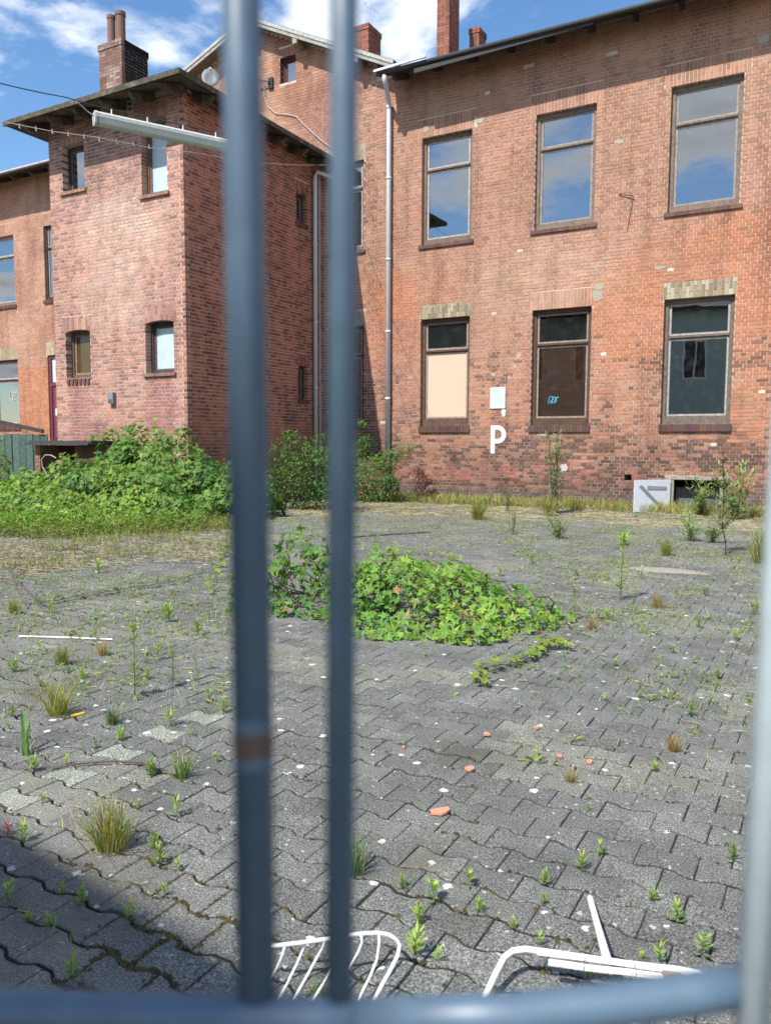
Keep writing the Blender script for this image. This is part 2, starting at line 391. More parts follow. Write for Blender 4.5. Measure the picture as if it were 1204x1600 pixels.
def lay_bricks(u0, u1, z0, z1, holes, top=None, bl=.25, ch=.0775, seed=0, corner=(None, None), jt=None):
    """cross bond. holes: (ua,ub,za,zb,deep). returns rows (ua,ub,za,zb,depth)"""
    JT = jt or globals()["JT"]
    R = random.Random(seed); out = []
    nrow = int((z1-z0)/ch)+1
    for k in range(nrow):
        za = z0+k*ch; zb = za+ch-JT
        if zb > z1+.01: break
        a, b = u0, u1
        if corner[0] and k % 2: a += corner[0]
        if corner[1] and k % 2: b -= corner[1]
        if corner[0] and corner[0] < 0: a = u0 + (-corner[0] if k % 2 == 0 else 0)
        if top:
            iv = top((za+zb)/2+.03)
            if iv is None: continue
            a, b = max(a, iv[0]), min(b, iv[1])
            if b-a < .05: continue
        step = bl if k % 2 == 0 else bl/2
        off = (bl/2 if k % 4 == 2 else (0 if k % 2 == 0 else bl/4))
        cuts = []
        n0 = int(math.floor((a-u0-off)/step))-1; x = u0+off+n0*step
        segs = []
        while x < b:
            segs.append((x, x+step-JT)); x += step
        zc = (za+zb)/2
        hs = [h for h in holes if h[2]-.02 < zc < h[3]+.02]
        for (p, q) in segs:
            p = max(p, a); q = min(q, b)
            if q-p < .014: continue
            parts = [(p, q, 0)]
            for h in hs:
                nw = []
                for (p1, q1, dp) in parts:
                    if q1 <= h[0] or p1 >= h[1]: nw.append((p1, q1, max(dp, h[4] if (abs(q1-h[0]) < .012 or abs(p1-h[1]) < .012) else 0))); continue
                    if p1 < h[0]: nw.append((p1, h[0], max(dp, h[4])))
                    if q1 > h[1]: nw.append((h[1], q1, max(dp, h[4])))
                parts = nw
            for (p1, q1, dp) in parts:
                if q1-p1 < .014: continue
                out.append([p1, q1, za, zb, max(.1, dp), R.gauss(0, .0011)])
    return out

def soldier(u0, u1, z0, h, arch=0.0, bw=.0775, depth=.12, split=True, seed=0, proud=0.):
    R = random.Random(seed+int(u0*10)); out = []; n = max(2, round((u1-u0+JT)/bw)); w = (u1-u0+JT)/n
    for i in range(n):
        a = u0+i*w; b = a+w-JT; t = ((a+b)/2-(u0+u1)/2)/((u1-u0)/2); zb = z0-arch*t*t
        if split:
            c = zb+(.115 if i % 2 else .24)
            out.append([a, b, zb, c, depth, -proud]); out.append([a, b, c+JT, z0+h, depth, -proud])
        else: out.append([a, b, zb, z0+h, depth, -proud])
    return out

def emit_bricks(root, wall, rows, colour, single=0, zlim=.5, name='brick'):
    """rows of bricks: the ones that show largest become single parts, the rest one joined part"""
    items = []
    for r in rows:
        u0, u1, za, zb, dp, j = r[:6]
        c = colour((u0+u1)/2, (za+zb)/2) if len(r) < 7 else r[6]
        B = wall.bounds(u0, u1, j, dp, za, zb)
        items.append((B, c))
    big = set()
    if single:
        sc = []
        for i, (B, c) in enumerate(items):
            q = project(((B[0]+B[1])/2, (B[2]+B[3])/2, (B[4]+B[5])/2))
            if q and 5 < q[0] < 1190 and 5 < q[1] < 1590 and B[4] > zlim and not (340 < q[0] < 425 or 508 < q[0] < 560):
                a = project((B[0], B[2], B[4])); b_ = project((B[1], B[3], B[5]))
                if a and b_: sc.append((-abs(a[0]-b_[0])*abs(a[1]-b_[1])*(1 if max(B[1]-B[0], B[3]-B[2]) > .2 else .8), i))
        sc.sort(); big = {i for _, i in sc[:single]}
    rest = [i for i in range(len(items)) if i not in big]
    B = np.array([items[i][0] for i in rest]); C = np.array([items[i][1] for i in rest])
    V, l, s = box_arrays(B, .0016)
    o = link(name, np_mesh(name, V, l, s, np.repeat(C, 8, 0)), root, MT['brick']); o['kind'] = 'stuff'
    rl = world_loc(root)
    for i in sorted(big):
        b, c = items[i]
        o = bpy.data.objects.new(name, UNIT); COLL.objects.link(o); o.parent = root
        o.location = Vector((b[0], b[2], b[4]))-rl; o.scale = (b[1]-b[0], b[3]-b[2], b[5]-b[4])
        o.color = (*c, 1)

def backing(root, wall, u0, u1, z0, z1, holes, mat, rec=.0065, thick=.35, top=None, name='wall'):
    """mortar body behind the bricks, with the openings cut out and their reveals"""
    us = sorted({u0, u1, *[min(max(h[i], u0), u1) for h in holes for i in (0, 1)]}); zs = sorted({z0, z1, *[h[i] for h in holes for i in (2, 3) if z0 < h[i] < z1]})
    mb = MB()
    for i in range(len(us)-1):
        for k in range(len(zs)-1):
            uc, zc = (us[i]+us[i+1])/2, (zs[k]+zs[k+1])/2
            if any(h[0] < uc < h[1] and h[2] < zc < h[3] for h in holes): continue
            a, b, c, d = us[i], us[i+1], zs[k], zs[k+1]
            for (dd) in (rec, thick):
                mb.add([wall.P(a, dd, c), wall.P(b, dd, c), wall.P(b, dd, d), wall.P(a, dd, d)], [[0, 1, 2, 3] if dd == rec else [3, 2, 1, 0]])
    for h in holes:
        a, b, c, d = h[:4]; e = .003
        a -= e; b += e
        for q in (((a, c), (a, d)), ((b, c), (b, d)), ((a, c), (b, c)), ((a, d), (b, d))):
            (p0, r0), (p1, r1) = q
            mb.add([wall.P(p0, rec, r0), wall.P(p1, rec, r1), wall.P(p1, thick, r1), wall.P(p0, thick, r0)], [[0, 1, 2, 3]])
    if top: top(mb)
    return mb.build(name, mat, root)

# ------------------------------------------------------------------ windows
BROWN = (.095, .058, .042); WEATH = (.19, .15, .12); MAROON = (.10, .035, .045); DARKW = (.05, .038, .032)
def window(root, wall, u0, u1, z0, z1, d=.10, style='two', col=BROWN, light=(.34, .30, .27), panes=('glass', 'glass'), fr=.075, split=.70, bot=.12, name='window', head=.10):
    mb = MB(); B = lambda m, *a, c=col: wall.box(m, *a, col=c)
    u0 += .004; u1 -= .004
    # outer casing, in two steps
    B(mb, u0, u0+fr, d, d+.08, z0, z1); B(mb, u1-fr, u1, d, d+.08, z0, z1)
    B(mb, u0+fr, u1-fr, d+.002, d+.08, z1-head, z1); B(mb, u0+fr, u1-fr, d-.008, d+.08, z0, z0+bot)
    B(mb, u0+fr, u0+fr+.022, d+.025, d+.08, z0+bot, z1-head); B(mb, u1-fr-.022, u1-fr, d+.025, d+.08, z0+bot, z1-head)
    zt = z0+(z1-z0)*split
    if style == 'two': B(mb, u0+fr+.022, u1-fr-.022, d+.006, d+.08, zt-.035, zt+.035); B(mb, u0+fr+.03, u1-fr-.03, d-.012, d+.006, zt-.012, zt+.02)
    w = mb.build(name, MT['wood'], root)
    a, b = u0+fr+.022, u1-fr-.022
    rows = [(z0+bot, zt-.035, panes[0]), (zt+.035, z1-head, panes[1])] if style == 'two' else [(z0+bot, z1-head, panes[0])]
    for (p, q, pm) in rows:
        m2 = MB(); t = .038
        B(m2, a, a+t, d+.03, d+.07, p, q, c=light); B(m2, b-t, b, d+.03, d+.07, p, q, c=light)
        B(m2, a+t, b-t, d+.031, d+.07, q-t, q, c=light); B(m2, a+t, b-t, d+.028, d+.07, p, p+t*1.1, c=light)
        m2.build('sash', MT['wood'], w)
        m3 = MB(); wall.box(m3, a+t, b-t, d+.048, d+.052, p+t*1.1, q-t)
        m3.build('board' if pm == 'cream_board' else 'pane', MT[pm], w)
    return w
def sill(root, wall, u0, u1, z, col, rows=True, proj=.05, h=.07, name='window_sill'):
    mb = MB()
    if rows:
        n = round((u1-u0)/.078); w = (u1-u0)/n
        for i in range(n):
            j = random.uniform(-.003, .003); wall.box(mb, u0+i*w+.004, u0+(i+1)*w-.004, -proj+j, .10, z-h*1.55, z+j, col=tuple(c*random.uniform(.75, 1.25) for c in col))
        wall.box(mb, u0, u1, -proj+.012, .1, z-h*1.5, z-.006, col=(.2, .15, .12))
    else:
        n = max(1, round((u1-u0)/.125)); w = (u1-u0)/n
        for i in range(n): wall.box(mb, u0+i*w+.002, u0+(i+1)*w-.002, -proj+random.uniform(-.003, .003), .10, z-h, z, col=tuple(c*random.uniform(.8, 1.2) for c in col))
    return mb.build(name, MT['brick'], root)

# ================================================================== THE SETTING
def sheet(name, x0, x1, y0, y1, z, mat, kind='structure'):
    mb = MB(); mb.add([(x0, y0, z), (x1, y0, z), (x1, y1, z), (x0, y1, z)], [[0, 1, 2, 3]]); o = mb.build(name, mat); o['kind'] = kind; return o
sheet('ground', -150, 150, -120, 160, -.05, MT['earth'])
sheet('road', -60, 40, -9, -2.2, -.03, MT['asphalt'])

FY = 18.0            # main front
XS, YT = -12.04, 12.75   # tower: side face, front face
TX0 = -16.22
HEAD_U, SILL_U, HEAD_L, SILL_L = 8.943, 6.358, 4.556, 1.889
WX = [(-9.14, -7.80), (-6.23, -4.84), (-3.28, -1.876), (-.33, 1.07)]
GX1 = -10.42

ORA, SAL, DRK, PAL, PNK, TAN = (.34, .142, .078), (.315, .165, .118), (.085, .05, .043), (.42, .29, .22), (.32, .125, .098), (.32, .185, .12)
GREY = (.12, .10, .10)
def vary(c, R, a=.12): k = 1.22*(1+R.uniform(-a, a)); h = R.uniform(-.06, .06); return (max(.01, c[0]*k*(1+h)), max(.01, c[1]*k), max(.01, c[2]*k*(1-h)))
RC = random.Random(11)
def col_main(u, z):
    n1 = fbm(u, 3, z, .55); n2 = fbm(u, 9, z, 1.3); n3 = nz(u, 17, z, 3.1)
    c = lerp3(SAL, TAN, sstep(-.2, .5, n1)*.5)
    # bare orange areas where the face has weathered off
    bl = max(sstep(2.0, .7, math.hypot((u+1.7)/1.35, (z-5.2)/.75)), sstep(1.9, .8, math.hypot((u+3.9)/.8, (z-4.4)/.95)),
             sstep(1.9, .7, math.hypot((u+10.0)/.8, (z-4.6)/.9)), .75*sstep(2.2, .9, math.hypot((u+1.4)/.6, (z-3.3)/1.6)), .55*sstep(2.0, .8, math.hypot((u+8.8)/.7, (z-5.2)/.5)))
    bl = min(1, max(0, bl + n2*.45*(1 if bl > .05 else 0)))
    c = lerp3(c, ORA, bl)
    # washed pale stretch under the middle upper window
    pw = sstep(1.7, .6, math.hypot((u+6.1)/1.7, (z-5.35)/.7)); c = lerp3(c, PAL, min(.6, pw*(.32+.5*max(0, n3))))
    lo = sstep(4.4, 2.2, z)
    if RC.random() < lo*(.28+.75*n2+.35*n1) : c = lerp3(c, DRK, RC.uniform(.35, .75))
    elif RC.random() < lo*.5: c = lerp3(c, ORA, .45)
    if u < -8.9 and z < 4.6: c = lerp3(c, (.20, .10, .09), .5*sstep(-8.9, -9.7, u)*RC.uniform(.4, 1))
    if z > 5.8 and RC.random() < .07: c = lerp3(c, DRK, .25)
    ba = sstep(1.75, 1.25, z)
    if RC.random() < ba*(.66+.5*n2): c = lerp3(c, DRK, RC.uniform(.55, .9))
    pk = sstep(.30, .12, abs(z-.78-.08*n1))
    if RC.random() < pk*(.45+.9*n3): c = PNK
    if z < .42: c = lerp3(c, GREY, .75*sstep(.45, .3, z))
    if RC.random() < .0015: c = (.5, .47, .38)
    return vary(c, RC)
TBR, TDK, TPL, TPK = (.36, .205, .165), (.19, .10, .09), (.50, .36, .29), (.285, .135, .12)
def col_tower(u, z):
    n1 = fbm(u, 5, z, .6); n2 = nz(u, 21, z, 2.2)
    c = lerp3(TBR, (.38, .21, .16), sstep(-.3, .4, n1))
    if (-15.85 < u < -14.98 or -13.25 < u < -12.38) and z < 2.85: c = TPK
    elif RC.random() < .30+.3*n2 + .25*sstep(6.2, 7.2, z): c = lerp3(c, TDK, RC.uniform(.35, .8))
    pw = sstep(1.8, .5, math.hypot((u+13.9)/1.1, (z-6.1)/.75)); pw2 = .6*sstep(1.6, .6, math.hypot((u+14.3)/.9, (z-4.9)/.9))
    c = lerp3(c, TPL, min(.8, max(pw, pw2)*(.45+.9*max(0, n2+.15))))
    return vary(c, RC)
def col_side(u, z):
    n2 = nz(u, 31, z, 1.5); c = (.34, .13, .085)
    if RC.random() < .42+.3*n2: c = lerp3(c, (.13, .05, .045), RC.uniform(.4, .9))
    if z < 2.0: c = lerp3(c, (.36, .13, .08), .3)
    return vary(c, RC)
def col_gable(u, z):
    n1 = fbm(u, 41, z, .7); c = lerp3((.34, .19, .125), (.27, .13, .09), sstep(-.3, .3, n1))
    if u > -11 and RC.random() < .25: c = lerp3(c, DRK, .4)
    if u > -11.2 and 3.4 < z < 6: c = lerp3(c, ORA, .6)
    if z < 3.2 and RC.random() < .4: c = lerp3(c, DRK, .6)
    return vary(c, RC)
def col_wing(u, z):
    c = lerp3((.35, .20, .14), (.29, .145, .10), sstep(-.3, .3, fbm(u, 51, z, .6)))
    if z < 4.0 and -24.9 < u: c = ORA
    return vary(c, RC)
YEL = [(.29, .25, .17), (.33, .29, .20), (.25, .215, .145), (.20, .17, .12)]

# ---------------- long right-hand building
main = empty('brick_building', (-4, 18, 0), 'long two-storey orange brick building with tall brown windows behind the paved yard', 'building')
W = Wall('y', FY)
vent = (on_y(975, 741, FY).x, on_y(986, 741, FY).x, on_y(980, 751, FY).z, on_y(980, 741, FY).z)
holes = []
for (a, b) in WX: holes += [(a, b, SILL_U, HEAD_U, .12), (a, b, SILL_L, HEAD_L, .12)]
holes += [(-3.02, -1.93, -.02, .70, .15), (*vent, .12)]
MX1 = 3.4
lint = []; LH = .43
for i, (a, b) in enumerate(WX):
    lint += soldier(a-.12, b+.12, HEAD_U, LH, 0, seed=i, split=True)
    yl = i in (0, 2)
    for r in soldier(a-.02 if yl else a-.05, b+.02 if yl else b+.05, HEAD_L, .34 if yl else LH-.03, 0, seed=20+i, proud=.004 if yl else 0):
        if yl: r.append(vary(RC.choice(YEL), RC, .12))
        lint.append(r)
lh = []
for i, (a, b) in enumerate(WX):
    yl = i in (0, 2)
    lh += [(a-.13, b+.13, HEAD_U+.0, HEAD_U+LH, 0), ((a-.03) if yl else a-.06, (b+.03) if yl else b+.06, HEAD_L, HEAD_L+(.34 if yl else LH-.03), 0)]
lh += [(-3.15, -1.8, .70, .79, 0)]
rows = lay_bricks(GX1, MX1, -.05, 10.55, holes+lh, seed=3) + lint
for r in rows:     # spalled faces low on the wall
    zc = (r[2]+r[3])/2
    if zc < 1.3 and r[4] < .11 and RC.random() < .10+.25*sstep(.35, .1, abs(zc-.78)): r[5] += RC.uniform(.001, .0035)
    elif RC.random() < .012: r[5] += .002
emit_bricks(main, W, rows, col_main, 300, .8)
backing(main, W, GX1, MX1, -.05, 10.75, holes, MT['mortar'])
# rooms behind the glass
def brown_panel(root, W, u0, u1, z0, z1, d, col):
    m = MB(); W.box(m, u0, u1, d, d+.02, z0, z1, col); return m.build('brown_panel', MT['paint'], root)  # added panel that catches sun, so the room behind looks warm brown
def room(root, W, u0, u1, z0, z1, d0=.36, d1=3.4, col='interior'):
    mb = MB(); P = W.P
    mb.add([P(u0, d1, z0), P(u1, d1, z0), P(u1, d1, z1), P(u0, d1, z1)], [[0, 1, 2, 3]])
    for u in (u0, u1): mb.add([P(u, d0, z0), P(u, d1, z0), P(u, d1, z1), P(u, d0, z1)], [[0, 1, 2, 3]])
    for z in (z0, z1): mb.add([P(u0, d0, z), P(u1, d0, z), P(u1, d1, z), P(u0, d1, z)], [[0, 1, 2, 3]])
    return mb.build('room', MT[col], root)
for (a, b) in [(-10.3, -7.1), (-7.0, -4.1), (-4.0, -1.2), (-1.1, 2.9)]:
    room(main, W, a, b, 5.5, 9.6); room(main, W, a, b, 1.2, 5.3)
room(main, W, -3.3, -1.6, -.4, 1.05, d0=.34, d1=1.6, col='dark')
for i, (a, b) in enumerate(WX):
    window(main, W, a, b, SILL_U, HEAD_U, .105, col=WEATH if i else (.17, .125, .10), light=(.30, .26, .23) if i else (.42, .40, .37), bot=.15, panes=('glass', 'glass'))
    sill(main, W, a-.07, b+.07, SILL_U+.0, (.15, .085, .07), rows=False, proj=.04, h=.085)
    if i == 0: window(main, W, a, b, SILL_L, HEAD_L, .11, col=(.12, .07, .048), light=(.33, .28, .24), panes=('cream_board', 'glass_dim'), bot=.20)
    elif i == 1: window(main, W, a, b, SILL_L, HEAD_L, .11, col=(.09, .052, .036), light=(.30, .24, .20), panes=('glass_dim', 'glass_dim'), bot=.17)
    else: window(main, W, a, b, SILL_L, HEAD_L, .11, col=(.15, .12, .10), light=(.36, .34, .32), panes=('glass_teal', 'glass_teal'), bot=.18)
    if i == 1: brown_panel(main, W, a+.02, b-.02, SILL_L+.1, HEAD_L-.78, .24, (.40, .17, .06))
    sill(main, W, a-.03, b+.03, SILL_L, (.115, .066, .056), rows=True, proj=.05, h=.10)
# roof with boarded eave, rafter tails and gutter
OV = .78
def eave_roof(root, x0, x1, yo, zo, depth, pitch, name='roof', gutter=True, tails=True):
    tp = math.tan(math.radians(pitch)); mb = MB(); t = .07
    prism(mb, [(x0, yo, zo), (x0, yo+depth, zo+depth*tp), (x0, yo+depth, zo+depth*tp-t), (x0, yo, zo-t)], (x1-x0, 0, 0))
    r = mb.build(name, MT['roofing'], root)
    m = MB(); prism(m, [(x0+.02, yo+.03, zo-t+.008), (x0+.02, yo+1.0, zo-t+.97*tp+.008), (x0+.02, yo+1.0, zo-t+.97*tp-.03), (x0+.02, yo+.03, zo-t-.03)], (x1-x0-.04, 0, 0)); m.build('soffit_boards', MT['soffit'], root)
    if tails:
        x = x0+.35
        while x < x1-.2:
            m = MB(); prism(m, [(x, yo+.08, zo-t-.035), (x, yo+.95, zo-t-.035+.87*tp), (x, yo+.95, zo-t-.18+.87*tp), (x, yo+.22, zo-t-.16+.1*tp), (x, yo+.08, zo-t-.09)], (.09, 0, 0)); m.build('rafter_tail', MT['soffit'], root); x += .92
    if gutter:
        m = MB(); m.tube([(x0, yo-.035, zo-.055), (x1, yo-.035, zo-.055)], .052, 10); m.build('gutter', MT['roofing'], root, True)
    return r
zE = on_y(1031, 1, FY-OV).z; xE = on_y(590, 108, FY-OV).x
eave_roof(main, xE, MX1+.3, FY-OV, zE+.03, 7.0, 24)
# zinc flashing strip along the broken left end of the eave
m = MB(); m.obox((xE-.05, FY-OV-.1, zE+.03), (xE+1.35, FY-OV-.12, zE+.06), .05, .05, col=(1, 1, 1)); m.build('flashing', MT['zinc'], main)
m = MB(); m.obox((xE+1.0, FY-OV-.02, zE-.16), (xE+5.2, FY-OV+.0, zE-.075), .03, .10); m.build('fascia_board', MT['roofing'], main)
# right gable end closing wall and back
m = MB(); m.box(MX1-.02, MX1+.0, FY+.01, FY+8, -.05, 10.7); m.box(GX1, MX1, FY+8, FY+8.2, -.05, 12.5); m.build('rear_wall', MT['mortar'], main)

def chimney(root, x0, x1, y0, y1, z0, z1, colf, cap=True, pots=(), shaded_side=False):
    mb = MB(); mb.box(x0+.008, x1-.008, y0+.008, y1-.008, z0, z1-.01); c = mb.build('chimney', MT['mortar_pale'], root)
    items = []; ch = .0775; k = 0; z = z0
    while z < z1-.02:
        e = .02 if (cap and z > z1-.18) else 0
        for (ax, a, b, w) in (('y', x0-e, x1+e, y0-e), ('x', y0-e, y1+e, x1+e)):
            u = a; first = (k+(ax == 'x')) % 2
            st = .12 if k % 2 else .24
            while u < b-.01:
                q = min(u+st, b)-(.01 if u+st < b-.01 else 0)
                d0, d1 = (w, w+.1) if ax == 'y' else (w-.1, w)
                if ax == 'y': items.append(((u, q-(.0 if q < b-.01 else .001), d0, d1, z, z+ch-.01), colf(u, z)))
                else: items.append(((d0+.0015, d1, u+(.101 if u == a else 0), q, z, z+ch-.01), (.014, .012, .014) if shaded_side else colf(u, z)))  # side away from the sun painted near-black: shade in the brick colour
                u += st
        z += ch; k += 1
    B = np.array([i[0] for i in items]); C = np.array([i[1] for i in items]); V, l, s = box_arrays(B, .002)
    o = link('brick', np_mesh('brick', V, l, s, np.repeat(C, 8, 0)), c, MT['brick']); o['kind'] = 'stuff'
    for (px, py, r, h) in pots:
        m = MB(); m.tube([(px, py, z1-.02), (px, py, z1+h*.9), (px, py, z1+h*.9+.001), (px, py, z1+h)], r, 14, rr=[r, r, r*1.12, r*1.12]); m.build('chimney_pot', MT['terracotta'], c, False)
cb = lambda u, z: vary((.22, .085, .06), RC, .25)
a = on_y(682, 70, 20.3); b = on_y(701, 70, 20.3); t_ = on_y(682, -30, 20.3)
chimney(main, a.x, b.x, 20.3, 20.95, 10.8, t_.z, cb)
a = on_y(733, 50, 21.5); b = on_y(748, 50, 21.5)
chimney(main, a.x, b.x, 21.5, 22.0, 10.8, on_y(733, 45, 21.5).z, cb)

# ---------------- gabled middle part
gab = empty('gabled_building', (-14, 18, 0), 'taller brick gable with a small attic window rising between the two front buildings', 'building')
GW = Wall('y', FY); oy = FY-.42
pL0, pL1 = on_y(290, 103, oy), on_y(375, 31, oy); pR0, pR1 = on_y(405, 29, oy), on_y(600, 88, oy)
sl = (pL1.z-pL0.z)/(pL1.x-pL0.x); sr = (pR1.z-pR0.z)/(pR1.x-pR0.x)
xp = (pR0.z-pL0.z+sl*pL0.x-sr*pR0.x)/(sl-sr); zp = pL0.z+sl*(xp-pL0.x)
xl = -18.2; zl = zp+sl*(xl-xp); xr = pR1.x+.25; zr = zp+sr*(xr-xp)
def rake(z, m=.17):
    a = xp-(zp-m-z)/sl; b = xp+(zp-m-z)/(-sr)
    if z > zp-m-.06: return None
    return max(a, xl+.3), min(b, GX1-.006)
gh = [(-13.46, -12.93, 11.13, 11.80, .16), (-11.93, -10.80, 6.45, 8.73, .12), (-11.93, -10.80, 1.95, 4.53, .12)]
gl = [(-11.98, -10.75, 8.73, 9.15, 0), (-11.98, -10.75, 4.53, 4.90, 0), (-13.5, -12.9, 11.80, 12.03, 0)]
gb = soldier(-11.97, -10.76, 8.73, .42, seed=5)+soldier(-11.97, -10.76, 4.53, .36, seed=6)
for r in gb: r.append(vary(YEL[0], RC, .2))
gb += soldier(-13.49, -12.91, 11.80, .225, seed=7, split=False)
rows = lay_bricks(xl+.3, GX1-.006, 0, 13.3, gh+gl, top=rake, seed=8)+gb
rows = [r for r in rows if r[1] > XS-.2 or r[2] > 8.0]
emit_bricks(gab, GW, rows, col_gable, 160, 5.0)
def gtop(mb):
    zt = 10.6
    mb.add([GW.P(xl+.3, .008, zt), GW.P(GX1, .008, zt), GW.P(GX1, .008, min(zt+.5, zp-.12+sr*(GX1-xp))), GW.P(xp, .008, zp-.14), GW.P(xl+.3, .008, zp-.14+sl*(xl+.3-xp))], [[0, 1, 2, 3, 4]])
# gable wall body: lower rectangle with holes, upper triangle around the attic window
backing(gab, GW, xl+.3, GX1, 0, 10.6, gh[1:], MT['mortar_pale'])
mb = MB(); h = gh[0]
def gz(x): return (zp-.14+sl*(x-xp)) if x < xp else (zp-.14+sr*(x-xp))
xsn = [xl+.3, xp, h[0], h[1], GX1]
for a, b in zip(xsn[:-1], xsn[1:]):
    if abs(a-h[0]) < 1e-6:
        mb.add([(a, FY+.008, 10.6), (b, FY+.008, 10.6), (b, FY+.008, h[2]), (a, FY+.008, h[2])], [[0, 1, 2, 3]])
        mb.add([(a, FY+.008, h[3]), (b, FY+.008, h[3]), (b, FY+.008, gz(b)), (a, FY+.008, gz(a))], [[0, 1, 2, 3]])
    else: mb.add([(a, FY+.008, 10.6), (b, FY+.008, 10.6), (b, FY+.008, gz(b)), (a, FY+.008, gz(a))], [[0, 1, 2, 3]])
mb.box(h[0]-.3, h[1]+.3, FY+.35, FY+.37, 10.9, 12.0)
mb.box(xl+.3, xl+.32, FY+.02, FY+8, 0, 11); mb.build('gable_wall', MT['mortar_pale'], gab)
room(gab, GW, -12.6, -10.5, 5.5, 9.6); room(gab, GW, -12.6, -10.5, 1.2, 5.3)
window(gab, GW, h[0], h[1], h[2], h[3], .14, style='one', col=MAROON, fr=.06, bot=.05, panes=('glass', ''), light=(.12, .05, .05), head=.06)
window(gab, GW, -11.93, -10.80, 6.45, 8.73, .07, col=WEATH, light=(.4, .38, .34)); window(gab, GW, -11.93, -10.80, 1.95, 4.53, .07, col=BROWN)
sill(gab, GW, -11.97, -10.75, 6.45, (.15, .09, .07), False); sill(gab, GW, -11.97, -10.75, 1.95, (.13, .06, .05), True)
# roof planes, barge boards, purlin ends
mb = MB(); t = .08
prism(mb, [(xl, oy+.03, zl), (xp, oy+.03, zp), (xp, oy+.03, zp-t), (xl, oy+.03, zl-t)], (0, 9, 0)); prism(mb, [(xp, oy+.03, zp), (xr, oy+.03, zr), (xr, oy+.03, zr-t), (xp, oy+.03, zp-t)], (0, 9, 0)); mb.build('roof', MT['roofing'], gab)
PB = (.42, .42, .39)
for (x0, z0, x1, z1) in ((xl, zl, xp, zp), (xp, zp, xr, zr)):
    m = MB(); prism(m, [(x0, oy-.01, z0-.02), (x1, oy-.01, z1-.02), (x1, oy-.01, z1-.11), (x0, oy-.01, z0-.11)], (0, .035, 0), PB); m.build('barge_board', MT['wood'], gab)
    m = MB(); prism(m, [(x0, oy+.01, z0-.115), (x1, oy+.01, z1-.115), (x1, oy+.01, z1-.21), (x0, oy+.01, z0-.21)], (0, .03, 0), (.33, .33, .30)); m.build('barge_board', MT['wood'], gab)
    m = MB(); prism(m, [(x0, oy+.045, z0-.095), (x1, oy+.045, z1-.095), (x1, oy+.045, z1-.125), (x0, oy+.045, z0-.125)], (0, .42, 0), (.28, .22, .16)); m.build('soffit_boards', MT['wood'], gab)
for x in (-17.2, xp-.06, -12.75, -10.9):
    z = gz(x)+.02
    m = MB(); m.box(x, x+.14, oy+.02, FY+.05, z-.26, z-.05, (.32, .28, .2)); m.build('purlin_end', MT['wood'], gab)
a = on_y(556, 45, 20.0); b = on_y(573, 45, 20.0)
chimney(gab, a.x-.25, b.x+.05, 20.0, 20.7, 10.9, on_y(560, 39, 20.0).z, cb)

# ---------------- left wing
wing = empty('brick_wing', (-23, 18, 0), 'lower pale brick wing with a maroon door, partly hidden left of the square tower', 'building')
wx = [(-26.25, -24.86), (-23.30, -21.9)]
wh = [(wx[0][0], wx[0][1], 6.20, 8.57, .12), (wx[1][0], wx[1][1], 6.20, 8.64, .12), (wx[0][0], wx[0][1], 1.98, 4.33, .12), (wx[1][0], wx[1][1], .4, 4.38, .12)]
wl = []; wr = []
for i, q in enumerate(wh):
    wl.append((q[0]-.06, q[1]+.06, q[3], q[3]+.40, 0)); s4 = soldier(q[0]-.05, q[1]+.05, q[3], .40, seed=30+i)
    if i > 1:
        for r in s4: r.append(vary(YEL[i % 2], RC, .2))
    wr += s4
rows = lay_bricks(-27.6, TX0+.0, 0, 10.6, wh+wl, seed=9)+wr
rows = [r for r in rows if r[0] < -19.5]
emit_bricks(wing, W, rows, col_wing, 0)
backing(wing, W, -27.6, xl+.3, 0, 10.75, wh, MT['mortar_pale'])
room(wing, W, -27, -24, 5.5, 9.6); room(wing, W, -27, -24, 1.2, 5.3); room(wing, W, -23.9, -21, 5.5, 9.6); room(wing, W, -23.9, -21, 0, 5.3)
window(wing, W, *wx[0], 6.20, 8.57, .07, col=WEATH, light=(.4, .4, .38)); window(wing, W, *wx[1], 6.20, 8.64, .07, col=DARKW)
window(wing, W, *wx[0], 1.98, 4.33, .07, col=MAROON, light=(.4, .42, .42))
sill(wing, W, wx[0][0]-.06, wx[0][1]+.06, 6.20, (.13, .06, .055), True); sill(wing, W, wx[1][0]-.06, wx[1][1]+.06, 6.20, (.13, .06, .055), True); sill(wing, W, wx[0][0]-.05, wx[0][1]+.05, 1.98, (.13, .06, .055), True)
# maroon door with transom light and glazed panels
mb = MB(); u0, u1, z0, z1 = wx[1][0]+.005, wx[1][1]-.005, .4, 4.38
for bx in ((u0, u0+.10, z0, z1), (u1-.10, u1, z0, z1), (u0+.1, u1-.1, z1-.10, z1), (u0+.1, u1-.1, 3.35, 3.47)): W.box(mb, bx[0], bx[1], .05, .14, bx[2], bx[3], (.16, .035, .06))
df = mb.build('door_frame', MT['wood'], wing)
mb = MB(); W.box(mb, u0+.1, u1-.1, .085, .13, z0, 3.35, (.12, .03, .05)); 
for k in range(3): W.box(mb, u0+.22+k*0, u0+.34, .07, .085, z0+.2+k*1.0, z0+1.0+k*.95, (.18, .05, .07))
dd = mb.build('door', MT['wood'], df); 
m = MB(); W.box(m, u0+.22, u0+.52, .078, .084, 2.1, 3.1); W.box(m, u0+.11, u1-.11, .1, .105, 3.48, 4.27); m.build('pane', MT['frosted'], df)
eave_roof(wing, -28.0, xl+.2, FY-OV, on_y(75, 252, FY-OV).z, 7.0, 24)

